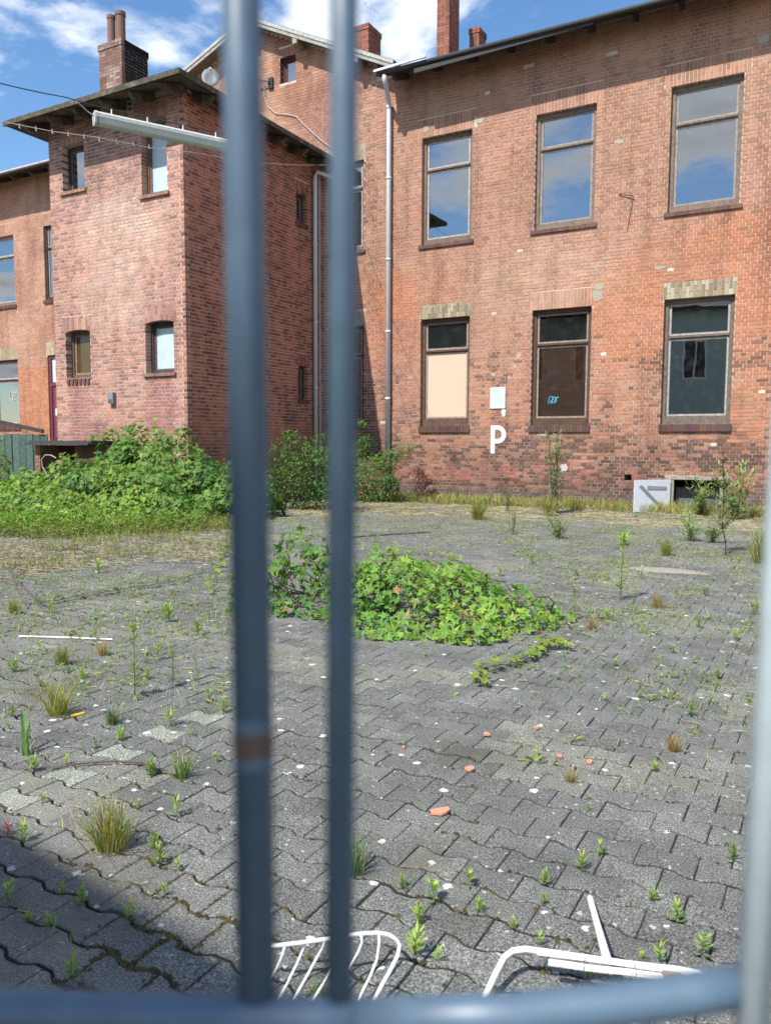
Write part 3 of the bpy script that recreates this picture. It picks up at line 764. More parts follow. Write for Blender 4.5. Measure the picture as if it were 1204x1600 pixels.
# ---------------- square tower
tow = empty('brick_tower', (-14, 14, 0), 'square two-storey brick tower with small windows and mossy overhanging eaves', 'building')
TW = Wall('y', YT); SW = Wall('x', XS)
TF = [(-15.78, -15.03, 7.20, 8.24, .18), (-13.25, -12.50, 6.76, 8.33, .18), (-15.84, -15.00, 2.93, 4.06, .18), (-13.24, -12.40, 2.96, 4.09, .18)]
TS = [(16.74, 17.22, 7.05, 7.76, .15), (16.80, 17.22, 2.58, 3.44, .15)]
ft = []; fl = []
for i, q in enumerate(TF):
    ar = .07 if i > 1 else 0
    fl.append((q[0]-.08, q[1]+.08, q[3]-(.0 if ar else 0), q[3]+.31, 0)); ft += soldier(q[0]-.07, q[1]+.07, q[3], .31, arch=ar, seed=40+i)
rows = lay_bricks(TX0, XS, -.02, 8.75, TF+fl, seed=12, corner=(None, .13), jt=.0165)+ft
emit_bricks(tow, TW, rows, col_tower, 230, 1.7)
st = []; s5 = []
for i, q in enumerate(TS):
    st.append((q[0]-.06, q[1]+.06, q[3], q[3]+.31, 0)); s5 += soldier(q[0]-.05, q[1]+.05, q[3], .31, arch=.03, seed=50+i)
rows = lay_bricks(YT, FY-.01, -.02, 8.75, TS+st, seed=13, corner=(-.13, None), jt=.0145)+s5
emit_bricks(tow, SW, rows, col_side, 70, 2.2)
backing(tow, TW, TX0, XS-.008, -.05, 8.95, TF, MT['mortar_pale'])
backing(tow, SW, YT+.010, FY, -.05, 8.95, TS, MT['mortar'], name='side_wall')
m = MB(); m.box(TX0, TX0+.02, YT+.02, FY, -.05, 8.9); m.build('left_wall', MT['mortar'], tow)
m = MB(); m.box(TX0+.4, XS-.4, YT+2.2, YT+2.25, .5, 8.7); m.box(TX0+.4, XS-.4, YT+.4, YT+2.2, 5.3, 5.4); m.box(XS-2, XS-1.9, YT+.4, FY, 0.5, 8.7); m.build('room', MT['interior'], tow)
window(tow, TW, *TF[0][:4], .17, style='one', col=(.07, .05, .05), fr=.06, bot=.07, panes=('glass', ''), light=(.14, .13, .14), head=.08)
window(tow, TW, *TF[1][:4], .17, style='one', col=(.25, .13, .07), fr=.05, bot=.07, panes=('frosted', ''), light=(.12, .12, .13), head=.06)
window(tow, TW, *TF[2][:4], .17, style='one', col=(.14, .09, .07), fr=.07, bot=.11, panes=('amber_pane', ''), light=(.30, .22, .18), head=.10)
window(tow, TW, *TF[3][:4], .17, style='one', col=(.07, .05, .05), fr=.06, bot=.07, panes=('frosted', ''), light=(.10, .09, .10), head=.10)
for q in TS: window(tow, SW, *q[:4], .12, style='one', col=(.08, .05, .045), fr=.05, bot=.06, panes=('glass', ''), light=(.2, .15, .13), head=.06)
sill(tow, TW, -15.84, -14.98, 7.20, (.30, .17, .13), False, .05, .07); sill(tow, TW, -13.31, -12.44, 6.76, (.30, .17, .13), False, .05, .07)
sill(tow, TW, -13.30, -12.34, 2.96, (.28, .16, .12), False, .05, .07)
# the left lower sill has lost its cover: separate roller bricks with gaps
m = MB(); n = 6
for i in range(n): a = -15.80+i*.135; TW.box(m, a, a+.075, -.03+random.uniform(-.006, .006), .1, 2.80, 2.92, vary((.12, .07, .06), RC))
TW.box(m, -15.86, -14.98, -.02, .12, 2.921, 2.95, (.28, .2, .16)); m.build('window_sill', MT['brick'], tow)
for q in TS: sill(tow, SW, q[0]-.04, q[1]+.04, q[2], (.16, .08, .06), True, .03, .07)
# roof
TO = .72; ex0, ex1, ey0, ey1 = TX0-.55, XS+TO-.12, YT-TO, FY-.02
zt = on_y(288, 106, ey0).z; tp = math.tan(math.radians(17)); tk = .07
cx0, cx1, cy = ex0+2.9, ex1-2.9, ey0+2.9
mb = MB()
for dz, up in ((0, 1), (-tk, -1)):
    A = [(ex0, ey0, zt+dz), (ex1, ey0, zt+dz), (ex1, ey1, zt+dz), (ex0, ey1, zt+dz), (cx0, cy, zt+dz+2.9*tp), (max(cx1, cx0), cy, zt+dz+2.9*tp), (max(cx1, cx0), ey1, zt+dz+2.9*tp), (cx0, ey1, zt+dz+2.9*tp)]
    mb.add(A, [[0, 1, 5, 4], [1, 2, 6, 5], [0, 4, 7, 3], [4, 5, 6, 7]])
mb.add([(ex0, ey0, zt), (ex1, ey0, zt), (ex1, ey0, zt-tk), (ex0, ey0, zt-tk)], [[0, 1, 2, 3]]); mb.add([(ex1, ey0, zt), (ex1, ey1, zt), (ex1, ey1, zt-tk), (ex1, ey0, zt-tk)], [[0, 1, 2, 3]]); mb.add([(ex0, ey0, zt), (ex0, ey1, zt), (ex0, ey1, zt-tk), (ex0, ey0, zt-tk)], [[0, 1, 2, 3]])
mb.build('roof', MT['roofing'], tow)
def m_moss_board():
    m, nt, b = mat_new('mossy_board'); T = NT(nt)
    c = T.ramp(T.noise(5, 6, .7), [(.3, (.03, .026, .02)), (.5, (.075, .068, .045)), (.7, (.17, .16, .13))]); T.L.new(c, b.inputs['Base Color']); b.inputs['Roughness'].default_value = .95; T.bump(T.noise(20, 4), .5, .01, b)
m_moss_board()
e = .06
m = MB(); m.box(ex0-.02, ex1+.02, ey0-.045, ey0-.003, zt-.085, zt+.02); m.build('fascia_board', MT['mossy_board'], tow)
m = MB(); m.box(ex1+.003, ex1+.045, ey0-.04, ey1, zt-.085, zt+.02); m.build('fascia_board', MT['mossy_board'], tow)
m = MB()
for (q0, q1) in (((ex0, ey0), (ex1, ey0)),):
    m.add([(ex0+.01, ey0+.01, zt-tk-.02), (ex1-.01, ey0+.01, zt-tk-.02), (ex1-.9, ey0+.9, zt-tk-.02+.89*tp), (ex0+.9, ey0+.9, zt-tk-.02+.89*tp)], [[3, 2, 1, 0]])
m.add([(ex1-.01, ey0+.01, zt-tk-.02), (ex1-.01, ey1, zt-tk-.02), (ex1-.9, ey1, zt-tk-.02+.89*tp), (ex1-.9, ey0+.9, zt-tk-.02+.89*tp)], [[3, 2, 1, 0]]); m.build('soffit_boards', MT['mossy_board'], tow)
x = ex0+.5
while x < ex1-.3:
    m = MB(); prism(m, [(x, ey0+.05, zt-tk-.03), (x, ey0+.8, zt-tk-.03+.75*tp), (x, ey0+.8, zt-tk-.19+.75*tp), (x, ey0+.25, zt-tk-.17), (x, ey0+.05, zt-tk-.08)], (.10, 0, 0)); m.build('rafter_tail', MT['mossy_board'], tow); x += .84
y = ey0+1.0
while y < ey1-.2:
    m = MB(); prism(m, [(ex1-.05, y, zt-tk-.03), (ex1-.62, y, zt-tk-.03+.57*tp), (ex1-.62, y, zt-tk-.19+.57*tp), (ex1-.25, y, zt-tk-.17), (ex1-.05, y, zt-tk-.08)], (0, .10, 0)); m.build('rafter_tail', MT['mossy_board'], tow); y += .84
a = on_y(155, 100, 14.3); b = on_y(190.5, 100, 14.3); zc = on_y(155, 72, 14.3).z
pw = (b.x-a.x)
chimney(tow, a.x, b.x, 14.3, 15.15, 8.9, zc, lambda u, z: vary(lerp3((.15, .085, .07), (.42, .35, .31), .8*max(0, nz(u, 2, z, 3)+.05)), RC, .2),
        shaded_side=True, pots=[(on_y(174.5, 60, 14.6).x, 14.6, .095, on_y(174, 25, 14.6).z-zc), (on_y(189, 60, 14.72).x, 14.72, .12, on_y(189, 19, 14.72).z-zc)])
# vent tile under the eave and the small grey box on the front
p = on_y(205, 167, YT); m = MB(); TW.box(m, p.x-.09, p.x+.09, -.03, -.002, p.z-.13, p.z+.13, (.45, .42, .32)); TW.box(m, p.x-.05, p.x+.05, -.034, -.03, p.z+.02, p.z+.08, (.03, .03, .03)); TW.box(m, p.x-.05, p.x+.05, -.034, -.03, p.z-.08, p.z-.03, (.03, .03, .03)); m.build('air_vent', MT['paint'], tow)
p = on_y(177, 622, YT); m = MB(); TW.box(m, p.x-.085, p.x+.085, -.09, -.002, p.z-.125, p.z+.125, (.20, .22, .22)); TW.box(m, p.x-.05, p.x+.05, -.10, -.09, p.z-.1, p.z-.03, (.10, .11, .11)); tag(m.build('wall_box', MT['metal_paint']), 'small grey metal box fixed on the tower front between the two lower windows', 'electric box')

# ================================================================== PAVED YARD
PL, PP, PA = .2, .139, .0122
def wv(x, ph): return PA*max(-1, min(1, 1.7*math.cos(2*PI*(x-ph)/PL)))
def paver_template(n, skirt=True, g=.0058):
    xs = np.linspace(-PL/2+.0019, PL/2-.0019, n)
    top = [(x, PP/2-g+wv(x, PL/2)) for x in xs]          # wide at both ends
    bot = [(x, -PP/2+g-wv(x, PL/2)) for x in xs]
    ring = bot+top[::-1]; m = len(ring); R = np.array(ring)
    c = R.mean(0); inner = c+(R-c)*np.array([.97, .94])
    V = np.vstack([np.c_[inner, np.zeros(m)], np.c_[R, np.full(m, -.0032)]] + ([np.c_[R, np.full(m, -.04)]] if skirt else []))
    loops = list(range(m)); sizes = [m]
    for k in range(2 if skirt else 1):
        for i in range(m):
            j = (i+1) % m; loops += [k*m+i, (k+1)*m+i, (k+1)*m+j, k*m+j]; sizes.append(4)
    return V, np.array(loops), np.array(sizes)
def scatter_mesh(name, T, pos, rot, scl, cols, mat, parent=None, smooth=False, kind='stuff'):
    """copies of template T at pos with rotation matrices rot (N,3,3) -> ONE mesh object"""
    V0, L0, S0 = T; pos = np.asarray(pos, float); N = len(pos); m = len(V0)
    V = np.einsum('nij,nmj->nmi', rot, V0[None]*np.asarray(scl)[:, None, None] if np.ndim(scl) == 1 else V0[None]*np.asarray(scl)[:, None, :]) + pos[:, None, :]
    loops = (L0[None]+(np.arange(N)*m)[:, None]).ravel(); sizes = np.tile(S0, N)
    me = np_mesh(name, V.reshape(-1, 3), loops, sizes, np.repeat(np.asarray(cols), m, 0), smooth)
    o = link(name, me, None, mat)
    if parent is not None: o.parent = parent; o.location = -world_loc(parent)
    if kind: o['kind'] = kind
    return o
bed = None
mbx = MB(); nx, ny = 170, 190
xs = np.linspace(-13.2, 3.2, nx); ys = np.linspace(-.6, 17.62, ny)
V = [(x, y, -.0075+.003*mn.noise(Vector((x*3, y*3, 0)))) for y in ys for x in xs]
Fq = [[j*nx+i, j*nx+i+1, (j+1)*nx+i+1, (j+1)*nx+i] for j in range(ny-1) for i in range(nx-1)]
bed = link('pavement', np_mesh('pavement', V, np.array(Fq).ravel(), [4]*len(Fq), None, True), None, MT['joint_soil']); bed['kind'] = 'structure'
RP = random.Random(5)
pale_px = [(335, 1125), (265, 1150), (187, 1180), (120, 1212), (28, 1252), (52, 1008), (440, 1082)]
pale = [gnd(*p) for p in pale_px]
near, far = [], []
k0 = math.floor((-.5-2.793)/PP); k1 = math.ceil((17.55-2.793)/PP)
for k in range(k0, k1):
    yc = 2.793+k*PP; xo = -.935 + (.5*PL if k % 2 else 0)
    for i in range(int(-12.2/PL)-1, int(4/PL)):
        x = xo+(i+.5)*PL
        if x < -13 or x > 3 or (x < XS+.3 and yc > YT-.1): continue
        # gentle long-wave settling of the yard
        z = .006*mn.noise(Vector((x*.9, yc*.9, 4)))+RP.gauss(0, .0011)
        tx, ty = RP.gauss(0, .008), RP.gauss(0, .008)
        q = project((x, yc, 0)); d = q[2] if q else 99
        v_ = .108*(1+RP.uniform(-.13, .13)); col = (v_*.98, v_*1.0, v_*.95)
        n = mn.noise(Vector((x*1.3, yc*1.3, 8)))
        if n > .25 : col = lerp3(col, (.15, .15, .125), .6)
        if min(((x-p.x)**2+(yc-p.y)**2 for p in pale)) < .0085: col = (.185, .20, .17)
        rec = (x+RP.gauss(0, .0012), yc+RP.gauss(0, .0012), z, tx, ty, RP.gauss(0, .004), col)
        inview = q and -20 < q[0] < 1225 and q[1] < 1560
        (near if (inview) else far).append((d, rec))
near.sort(key=lambda t: t[0]); single = near[:300]; rest = near[300:]+far
def rmat(tx, ty, rz):
    return np.array([[1, -rz, -ty], [rz, 1, -tx], [ty, tx, 1]])
hi = [r for d, r in rest if d < 6.5 and r[1] > .3]; lo = [r for d, r in rest if not (d < 6.5 and r[1] > .3)]
for T, rr in ((paver_template(11), hi), (paver_template(7, True, .0085), lo)):
    scatter_mesh('paver', T, [(r[0], r[1], r[2]) for r in rr], np.array([rmat(r[3], r[4], r[5]) for r in rr]), np.ones(len(rr)), [r[6] for r in rr], MT['paver'], bed)
TV, TL, TS_ = paver_template(15); PM = np_mesh('paver', TV, TL, TS_); PM.materials.append(MT['paver'])
for d, r in single:
    o = bpy.data.objects.new('paver', PM); COLL.objects.link(o); o.parent = bed
    o.location = r[:3]; o.rotation_euler = (-r[4]*0+r[3], r[4], r[5]); o.color = (*r[6], 1)
# pale kerb and earth strip at the foot of the wall
m = MB(); x = -9.6
while x < 3: 
    m.box(x, x+.98, 17.50+RP.uniform(-.01, .01), 17.60, -.1, .012+RP.uniform(-.006, .01), (.42, .40, .35)); x += 1.0
kb = m.build('kerb', MT['paint']); kb['kind'] = 'structure'
sheet('soil_strip', -13, 3.4, 17.6, 18.0, -.004, MT['earth'])
# bald sandy patch on the yard
def blob(name, cx, cy, rx, ry, z, mat, kind='stuff', n=60, h=.01, col=None):
    V = [(cx, cy, z+h)]; 
    for r_ in (.5, 1.0):
        for i in range(n):
            a = 2*PI*i/n; k = 1+.35*mn.noise(Vector((math.cos(a)*1.5+cx, math.sin(a)*1.5, cy)))+.12*mn.noise(Vector((math.cos(a)*6, math.sin(a)*6, cy)))
            V.append((cx+rx*r_*k*math.cos(a), cy+ry*r_*k*math.sin(a), z+(h*.7 if r_ < 1 else -.012)))
    Fs = [[0, 1+i, 1+(i+1) % n] for i in range(n)]+[[1+i, 1+n+i, 1+n+(i+1) % n, 1+(i+1) % n] for i in range(n)]
    m = MB(); m.add(V, Fs, col); o = m.build(name, mat, None, True); o['kind'] = kind; return o
g = gnd(1040, 891); blob('sand_patch', g.x, g.y, .5, .24, .002, MT['sand'])

# ================================================================== PLANTS
def quad_strip(pts, ws, side=(1, 0, 0)):
    V = []; F = []
    for p, w in zip(pts, ws): V += [(p[0]-w*side[0], p[1]-w*side[1], p[2]-w*side[2]), (p[0]+w*side[0], p[1]+w*side[1], p[2]+w*side[2])]
    for i in range(len(pts)-1): F.append([2*i, 2*i+1, 2*i+3, 2*i+2])
    return V, F
def T_from(V, F): return np.array(V, float), np.array([i for f in F for i in f]), np.array([len(f) for f in F])
# blade: root at origin, grows +Z, leans +Y
BLADE = T_from(*quad_strip([(0, 0, 0), (0, .06, .45), (0, .22, .8), (0, .45, 1.0)], [.018, .017, .012, .001]))
# simple pointed leaf, along +Y from the origin, facing +Z, folded a little
SLEAF = T_from([(0, 0, 0), (-.22, .35, .05), (0, .4, -.02), (.22, .35, .05), (-.14, .75, .02), (0, .78, -.05), (.14, .75, .02), (0, 1.05, -.12)],
               [[0, 2, 1], [0, 3, 2], [1, 2, 5, 4], [2, 3, 6, 5], [4, 5, 7], [5, 6, 7]])
LANCE = T_from([(0, 0, 0), (-.09, .4, .04), (.09, .4, .04), (0, .4, 0), (-.06, .75, .0), (.06, .75, .0), (0, 1, -.08)],
               [[0, 3, 1], [0, 2, 3], [1, 3, 4], [3, 2, 5], [3, 5, 6, 4]])
# five-lobed hop leaf
def hop():
    V = [(0, .12, -.02)]; out = []
    lobes = [(-125, .34), (-95, .26), (-62, .62), (-35, .34), (0, .95), (35, .34), (62, .62), (95, .26), (125, .34)]
    for a, r in lobes:
        t = math.radians(a); out.append((r*math.sin(t), .12+r*math.cos(t), .05*abs(math.sin(t*2))-.10*r*r))
    V += out+[(0, -.02, 0)]
    F = [[0, i+1, i] for i in range(1, len(out))]+[[0, 1, len(V)-1], [0, len(V)-1, len(V)-2]]
    return T_from(V, F)
HOP = hop()
def rot_from(n, spin):
    """rotation matrices taking +Z to n (N,3), spun by spin"""
    n = n/np.linalg.norm(n, axis=1, keepdims=True); N = len(n)
    a = np.where(np.abs(n[:, 2:3]) < .95, np.array([[0, 0, 1.]]), np.array([[1., 0, 0]]))
    x = np.cross(a, n); x /= np.linalg.norm(x, axis=1, keepdims=True); y = np.cross(n, x)
    c, s = np.cos(spin)[:, None], np.sin(spin)[:, None]
    return np.stack([x*c+y*s, -x*s+y*c, n], axis=2)
def leafcols(N, base, var=.25, hue=.12, r=rng):
    base = np.array(base); k = 1+r.uniform(-var, var, (N, 1)); h = r.uniform(-hue, hue, N)
    c = base[None]*k; c[:, 0] *= 1+2.2*h; c[:, 2] *= 1-1.5*h; return np.clip(c, .004, 1)
GRN, YGR, DGR, OLV = (.10, .22, .040), (.20, .30, .045), (.055, .125, .030), (.15, .17, .045)

def height_field(lumps, x, y, floor=0.):
    h = np.full(np.shape(x), floor, float)
    for (cx, cy, rx, ry, hh) in lumps:
        r2 = ((x-cx)/rx)**2+((y-cy)/ry)**2; h = np.maximum(h, hh*np.sqrt(np.clip(1-r2, 0, 1)))
    return h
def wob(x, y, s, seed): return np.array([mn.noise(Vector((a*s, b*s, seed))) for a, b in zip(x, y)])
def vine_mound(name, lumps, bbox, N, size, seed, base=GRN, tip=YGR, T=HOP, single=0, label='', cat='vine', bump=.16, hmin=.04, tipfn=None, body=None):
    r = np.random.default_rng(seed); xs, ys = r.uniform(bbox[0], bbox[1], N*3), r.uniform(bbox[2], bbox[3], N*3)
    h = height_field(lumps, xs, ys); k = h > hmin; xs, ys, h = xs[k], ys[k], h[k]
    h = h*(1+.5*wob(xs, ys, 1.7, seed)*.6)+bump*wob(xs, ys, 4.5, seed+3); e = .05
    gx = (height_field(lumps, xs+e, ys)-height_field(lumps, xs-e, ys))/(2*e); gy = (height_field(lumps, xs, ys+e)-height_field(lumps, xs, ys-e))/(2*e)
    # steep faces need more leaves: keep with probability by slope
    slope = np.sqrt(1+np.clip(gx, -3, 3)**2+np.clip(gy, -3, 3)**2); k = r.random(len(xs)) < slope/slope.max(); xs, ys, h, gx, gy = xs[k][:N], ys[k][:N], h[k][:N], gx[k][:N], gy[k][:N]
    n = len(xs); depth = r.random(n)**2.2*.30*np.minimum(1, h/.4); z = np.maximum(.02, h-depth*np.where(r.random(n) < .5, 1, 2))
    # drape on steep fronts: spread in height
    st = (np.hypot(gx, gy) > 1.0); z = np.where(st, z-r.random(n)*.25*h, z); z = np.maximum(z, .02)
    nr = np.stack([-np.clip(gx, -2, 2), -np.clip(gy, -2, 2)-.35, np.ones(n)*.9], 1); nr /= np.linalg.norm(nr, axis=1, keepdims=True)
    nr += r.normal(0, .38, (n, 3)); nr[:, 2] = np.abs(nr[:, 2])
    R = rot_from(nr, r.uniform(0, 2*PI, n)); sc = size*r.uniform(.38, 1.25, n)
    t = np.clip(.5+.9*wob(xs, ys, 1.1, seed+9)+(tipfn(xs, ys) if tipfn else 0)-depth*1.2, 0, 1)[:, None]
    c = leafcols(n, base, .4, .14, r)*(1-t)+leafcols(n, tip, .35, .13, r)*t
    dd0 = r.random(n) < .02; c[dd0] = leafcols(int(dd0.sum()), (.24, .17, .07), .3, .1, r)
    P = np.stack([xs, ys, z], 1)
    cx, cy = (bbox[0]+bbox[1])/2, (bbox[2]+bbox[3])/2
    root = empty(name, (cx, cy, 0), label, cat)
    idx = np.arange(n)
    if single:
        vis = np.argsort(np.hypot(xs, ys)+(depth > .05)*2+np.where(z < .08, 1, 0)); sg = vis[:single]; mask = np.ones(n, bool); mask[sg] = False
        me = np_mesh('leaf', *T, None); me.materials.append(MT['leaf'])
        for i in sg:
            o = bpy.data.objects.new('leaf', me); COLL.objects.link(o); o.parent = root; M_ = Matrix([list(R[i][a]*sc[i])+[0] for a in range(3)]+[[0, 0, 0, 1]]); o.matrix_basis = Matrix.Translation(Vector(P[i])-Vector((cx, cy, 0))) @ M_
            o.color = (*c[i], 1)
        idx = idx[mask]
    scatter_mesh('foliage', T, P[idx], R[idx], sc[idx], c[idx], MT['leaf'], root)
    # twining stems inside
    m = MB()
    for j in range(body or 40):
        i = r.integers(n); p = Vector(P[i]); pts = [Vector((p.x+r.uniform(-.3, .3), p.y+r.uniform(0, .4), 0.0))]
        for s in range(1, 6): pts.append(pts[0].lerp(p, s/5)+Vector((r.uniform(-.05, .05), r.uniform(-.05, .05), r.uniform(0, .05))))
        m.tube(pts, .004+.004*r.random(), 4, caps=False)
    m.build('stem', MT['twig'], root)['kind'] = 'stuff'
    return root
# the hop patch in the middle of the yard: two clumps
g1, g2, g3, g4 = gnd(420, 970), gnd(515, 978), gnd(660, 1020), gnd(870, 970)
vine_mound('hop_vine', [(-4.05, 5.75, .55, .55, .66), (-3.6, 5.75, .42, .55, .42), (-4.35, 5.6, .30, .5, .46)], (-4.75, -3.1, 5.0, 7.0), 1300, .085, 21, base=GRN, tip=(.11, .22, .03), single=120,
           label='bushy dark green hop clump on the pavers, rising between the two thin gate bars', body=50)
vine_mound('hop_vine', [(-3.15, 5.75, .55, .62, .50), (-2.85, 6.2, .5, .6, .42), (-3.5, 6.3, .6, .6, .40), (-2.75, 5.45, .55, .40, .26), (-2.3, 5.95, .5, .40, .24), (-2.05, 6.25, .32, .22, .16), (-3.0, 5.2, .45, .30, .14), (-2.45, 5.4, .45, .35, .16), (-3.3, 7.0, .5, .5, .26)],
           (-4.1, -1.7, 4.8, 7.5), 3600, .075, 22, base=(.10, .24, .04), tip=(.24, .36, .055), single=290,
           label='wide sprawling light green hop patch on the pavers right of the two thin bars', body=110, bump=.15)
# trailing shoots creeping over the pavers
def runner(name, pxs, label, leaf=.055, seed=1, cols=(.20, .28, .04)):
    r = random.Random(seed); g = [gnd(*p) for p in pxs]; root = empty(name, g[0], label, 'vine')
    pts = []
    for a, b in zip(g[:-1], g[1:]):
        for t in np.linspace(0, 1, 6)[:-1]: pts.append(a.lerp(b, t)+Vector((r.uniform(-.015, .015), r.uniform(-.015, .015), .02+r.uniform(0, .015))))
    pts.append(g[-1]+Vector((0, 0, .03)))
    m = MB(); m.tube(pts, .0035, 5); m.build('stem', MT['twig'], root, loc=None)
    P = []; N_ = []; 
    for p in pts:
        for _ in range(3): P.append(p+Vector((r.gauss(0, .028), r.gauss(0, .028), r.uniform(.01, .045)))); N_.append((r.gauss(0, .35), r.gauss(0, .35)-.2, 1))
    rr = np.random.default_rng(seed); n = len(P)
    scatter_mesh('foliage', HOP, np.array([tuple(p) for p in P]), rot_from(np.array(N_), rr.uniform(0, 6.3, n)), leaf*rr.uniform(.6, 1.2, n), leafcols(n, cols, .25, .1, rr), MT['leaf'], root)
runner('hop_shoot', [(745, 1075), (752, 1052), (790, 1045), (822, 1032), (850, 1012)], 'thin yellow-green hop shoot trailing over bare pavers towards the camera from the patch', seed=3)
runner('hop_shoot', [(835, 1035), (850, 1012), (880, 1015)], 'short yellow-green hop shoot curling at the right tip of the hop patch', seed=4, leaf=.06)
runner('hop_shoot', [(60, 948), (110, 938), (150, 932), (190, 925), (235, 918), (275, 912), (310, 900), (345, 880)], 'long hop shoot creeping left across the pavers towards the leaning twigs', seed=5, leaf=.05, cols=(.12, .20, .04))
runner('hop_shoot', [(330, 930), (338, 900), (350, 870), (362, 845)], 'upright yellow-green hop shoot beside the left gate bar', seed=6, leaf=.075)
runner('hop_shoot', [(596, 872), (640, 866), (700, 872), (718, 880)], 'hop shoot reaching along the far edge of the hop patch', seed=7, leaf=.06)

# the big overgrown heap against the tower
lumps = [(-13.9, 11.9, .9, .9, 1.50), (-13.2, 11.9, 1.1, .9, 1.58), (-12.4, 11.9, 1.2, .9, 1.60), (-11.6, 11.8, 1.1, 1.0, 1.58), (-10.95, 11.6, .9, 1.0, 1.28), (-10.3, 11.6, .9, 1.0, .98), (-9.7, 11.7, .8, 1.0, .85),
         (-12.0, 10.5, 1.2, 1.0, 1.0), (-11.0, 10.4, 1.1, .9, .95), (-12.9, 10.6, .9, .9, 1.05), (-12.4, 9.2, 1.6, 1.2, .52), (-11.2, 8.6, 1.0, .9, .42), (-10.5, 9.9, 1.1, .9, .55), (-9.4, 10.8, .9, .8, .5),
         (-14.1, 10.5, .6, .8, .82), (-15.0, 10.0, 1.1, 1.1, .45), (-13.6, 9.8, .9, 1.0, .70), (-18.6, 12.6, .8, .9, 1.5)]
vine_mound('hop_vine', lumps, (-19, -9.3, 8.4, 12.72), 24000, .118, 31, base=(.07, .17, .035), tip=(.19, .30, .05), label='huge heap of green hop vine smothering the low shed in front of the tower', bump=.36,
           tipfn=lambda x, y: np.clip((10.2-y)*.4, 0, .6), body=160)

def herb_field(name, poly, N, hgt, seed, cols, label, cat='weeds', tmpl=LANCE, wid=.9, kind='stuff', per=9, prob=None, mat='leaf'):
    """patch of leafy stalks nobody could count"""
    r = np.random.default_rng(seed); P = np.array([(p[0], p[1]) for p in poly])
    x0, y0 = P.min(0); x1, y1 = P.max(0); pts = []
    while len(pts) < N:
        x, y = r.uniform(x0, x1), r.uniform(y0, y1)
        ins = False; j = len(P)-1
        for i in range(len(P)):
            if (P[i][1] > y) != (P[j][1] > y) and x < (P[j][0]-P[i][0])*(y-P[i][1])/(P[j][1]-P[i][1])+P[i][0]: ins = not ins
            j = i
        if not ins: continue
        if prob and r.random() > prob(x, y): continue
        pts.append((x, y))
    pts = np.array(pts); h = hgt*r.uniform(.45, 1.15, N)
    q = np.repeat(pts, per, 0); hh = np.repeat(h, per)*r.uniform(.15, 1, N*per); n = N*per
    lean = np.repeat(r.normal(0, .12, (N, 2)), per, 0)
    pos = np.c_[q+lean*hh[:, None], hh]
    nr = np.c_[r.normal(0, .8, (n, 2)), np.ones(n)]; R = rot_from(nr, r.uniform(0, 6.3, n))
    o = scatter_mesh(name, tmpl, pos, R, wid*hgt*.35*r.uniform(.6, 1.2, n), leafcols(n, cols, .3, .15, r), MT[mat]); tag(o, label, cat, kind=kind); return o
def blades(name, pts, hgt, seed, cols, label, cat='grass', kind='stuff', lean=.35, mat='blade', wid=1.0):
    r = np.random.default_rng(seed); n = len(pts); P = np.c_[np.array(pts), np.zeros(n)]
    nr = np.c_[r.normal(0, lean, (n, 2)), np.ones(n)]; R = rot_from(nr, r.uniform(0, 6.3, n))
    h = hgt*r.uniform(.4, 1.1, n); o = scatter_mesh(name, BLADE, P, R, np.c_[h*wid, h, h], leafcols(n, cols, .3, .18, r), MT[mat])
    if label: tag(o, label, cat)
    if kind: o['kind'] = kind
    return o
herb_field('weeds', [(-15.5, 8.6), (-10.8, 7.35), (-9.9, 8.2), (-9.0, 9.6), (-9.3, 10.6), (-12, 9.4), (-16, 10.5)], 1500, .36, 41, (.20, .30, .06), 'knee-high yellow-green weeds along the front of the vine heap', per=10)
herb_field('weeds', [(-10.7, 7.3), (-9.8, 7.9), (-8.6, 9.6), (-8.3, 10.5), (-9.3, 10.7), (-10.6, 8.6)], 700, .22, 42, (.24, .26, .08), 'thin yellowing weeds and dead stalks between the vine heap and the pavers', per=8)
rr = np.random.default_rng(4)
def pts_poly(poly, N, r, prob=None):
    P = np.array(poly); x0, y0 = P.min(0); x1, y1 = P.max(0); out = []
    while len(out) < N:
        x, y = r.uniform(x0, x1), r.uniform(y0, y1); ins = False; j = len(P)-1
        for i in range(len(P)):
            if (P[i][1] > y) != (P[j][1] > y) and x < (P[j][0]-P[i][0])*(y-P[i][1])/(P[j][1]-P[i][1])+P[i][0]: ins = not ins
            j = i
        if ins and (prob is None or r.random() < prob(x, y)): out.append((x, y))
    return out
gx_ = lambda px, py: (gnd(px, py).x, gnd(px, py).y)
# straw and dead stalks lying over the pavers in front of the heap
def litter(name, pts, L, seed, col, label, cat, r0=.0035):
    r = np.random.default_rng(seed); n = len(pts); a = r.uniform(0, PI, n); V0 = np.array([(-.5, 0, 0), (.5, 0, 0), (.5, 0, 1), (-.5, 0, 1), (0, -.5, .3), (0, .5, .3)])
    T = (np.array([(-.5, -1, 0), (.5, -1, 0), (.5, 1, .0), (-.5, 1, .0), (-.5, 0, 2), (.5, 0, 2)]), np.array([0, 1, 5, 4, 4, 5, 2, 3]), np.array([4, 4]))
    R = rot_from(np.c_[r.normal(0, .08, (n, 2)), np.ones(n)], a); ln = L*r.uniform(.4, 1.3, n)
    o = scatter_mesh(name, T, np.c_[np.array(pts), .006+.012*r.random(n)], R, np.c_[ln, np.full(n, r0), np.full(n, r0)], leafcols(n, col, .3, .1, r), MT['blade'])
    tag(o, label, cat, kind='stuff'); return o
zone = [gx_(0, 905), gx_(180, 885), gx_(360, 880), gx_(365, 815), gx_(200, 822), gx_(0, 835)]
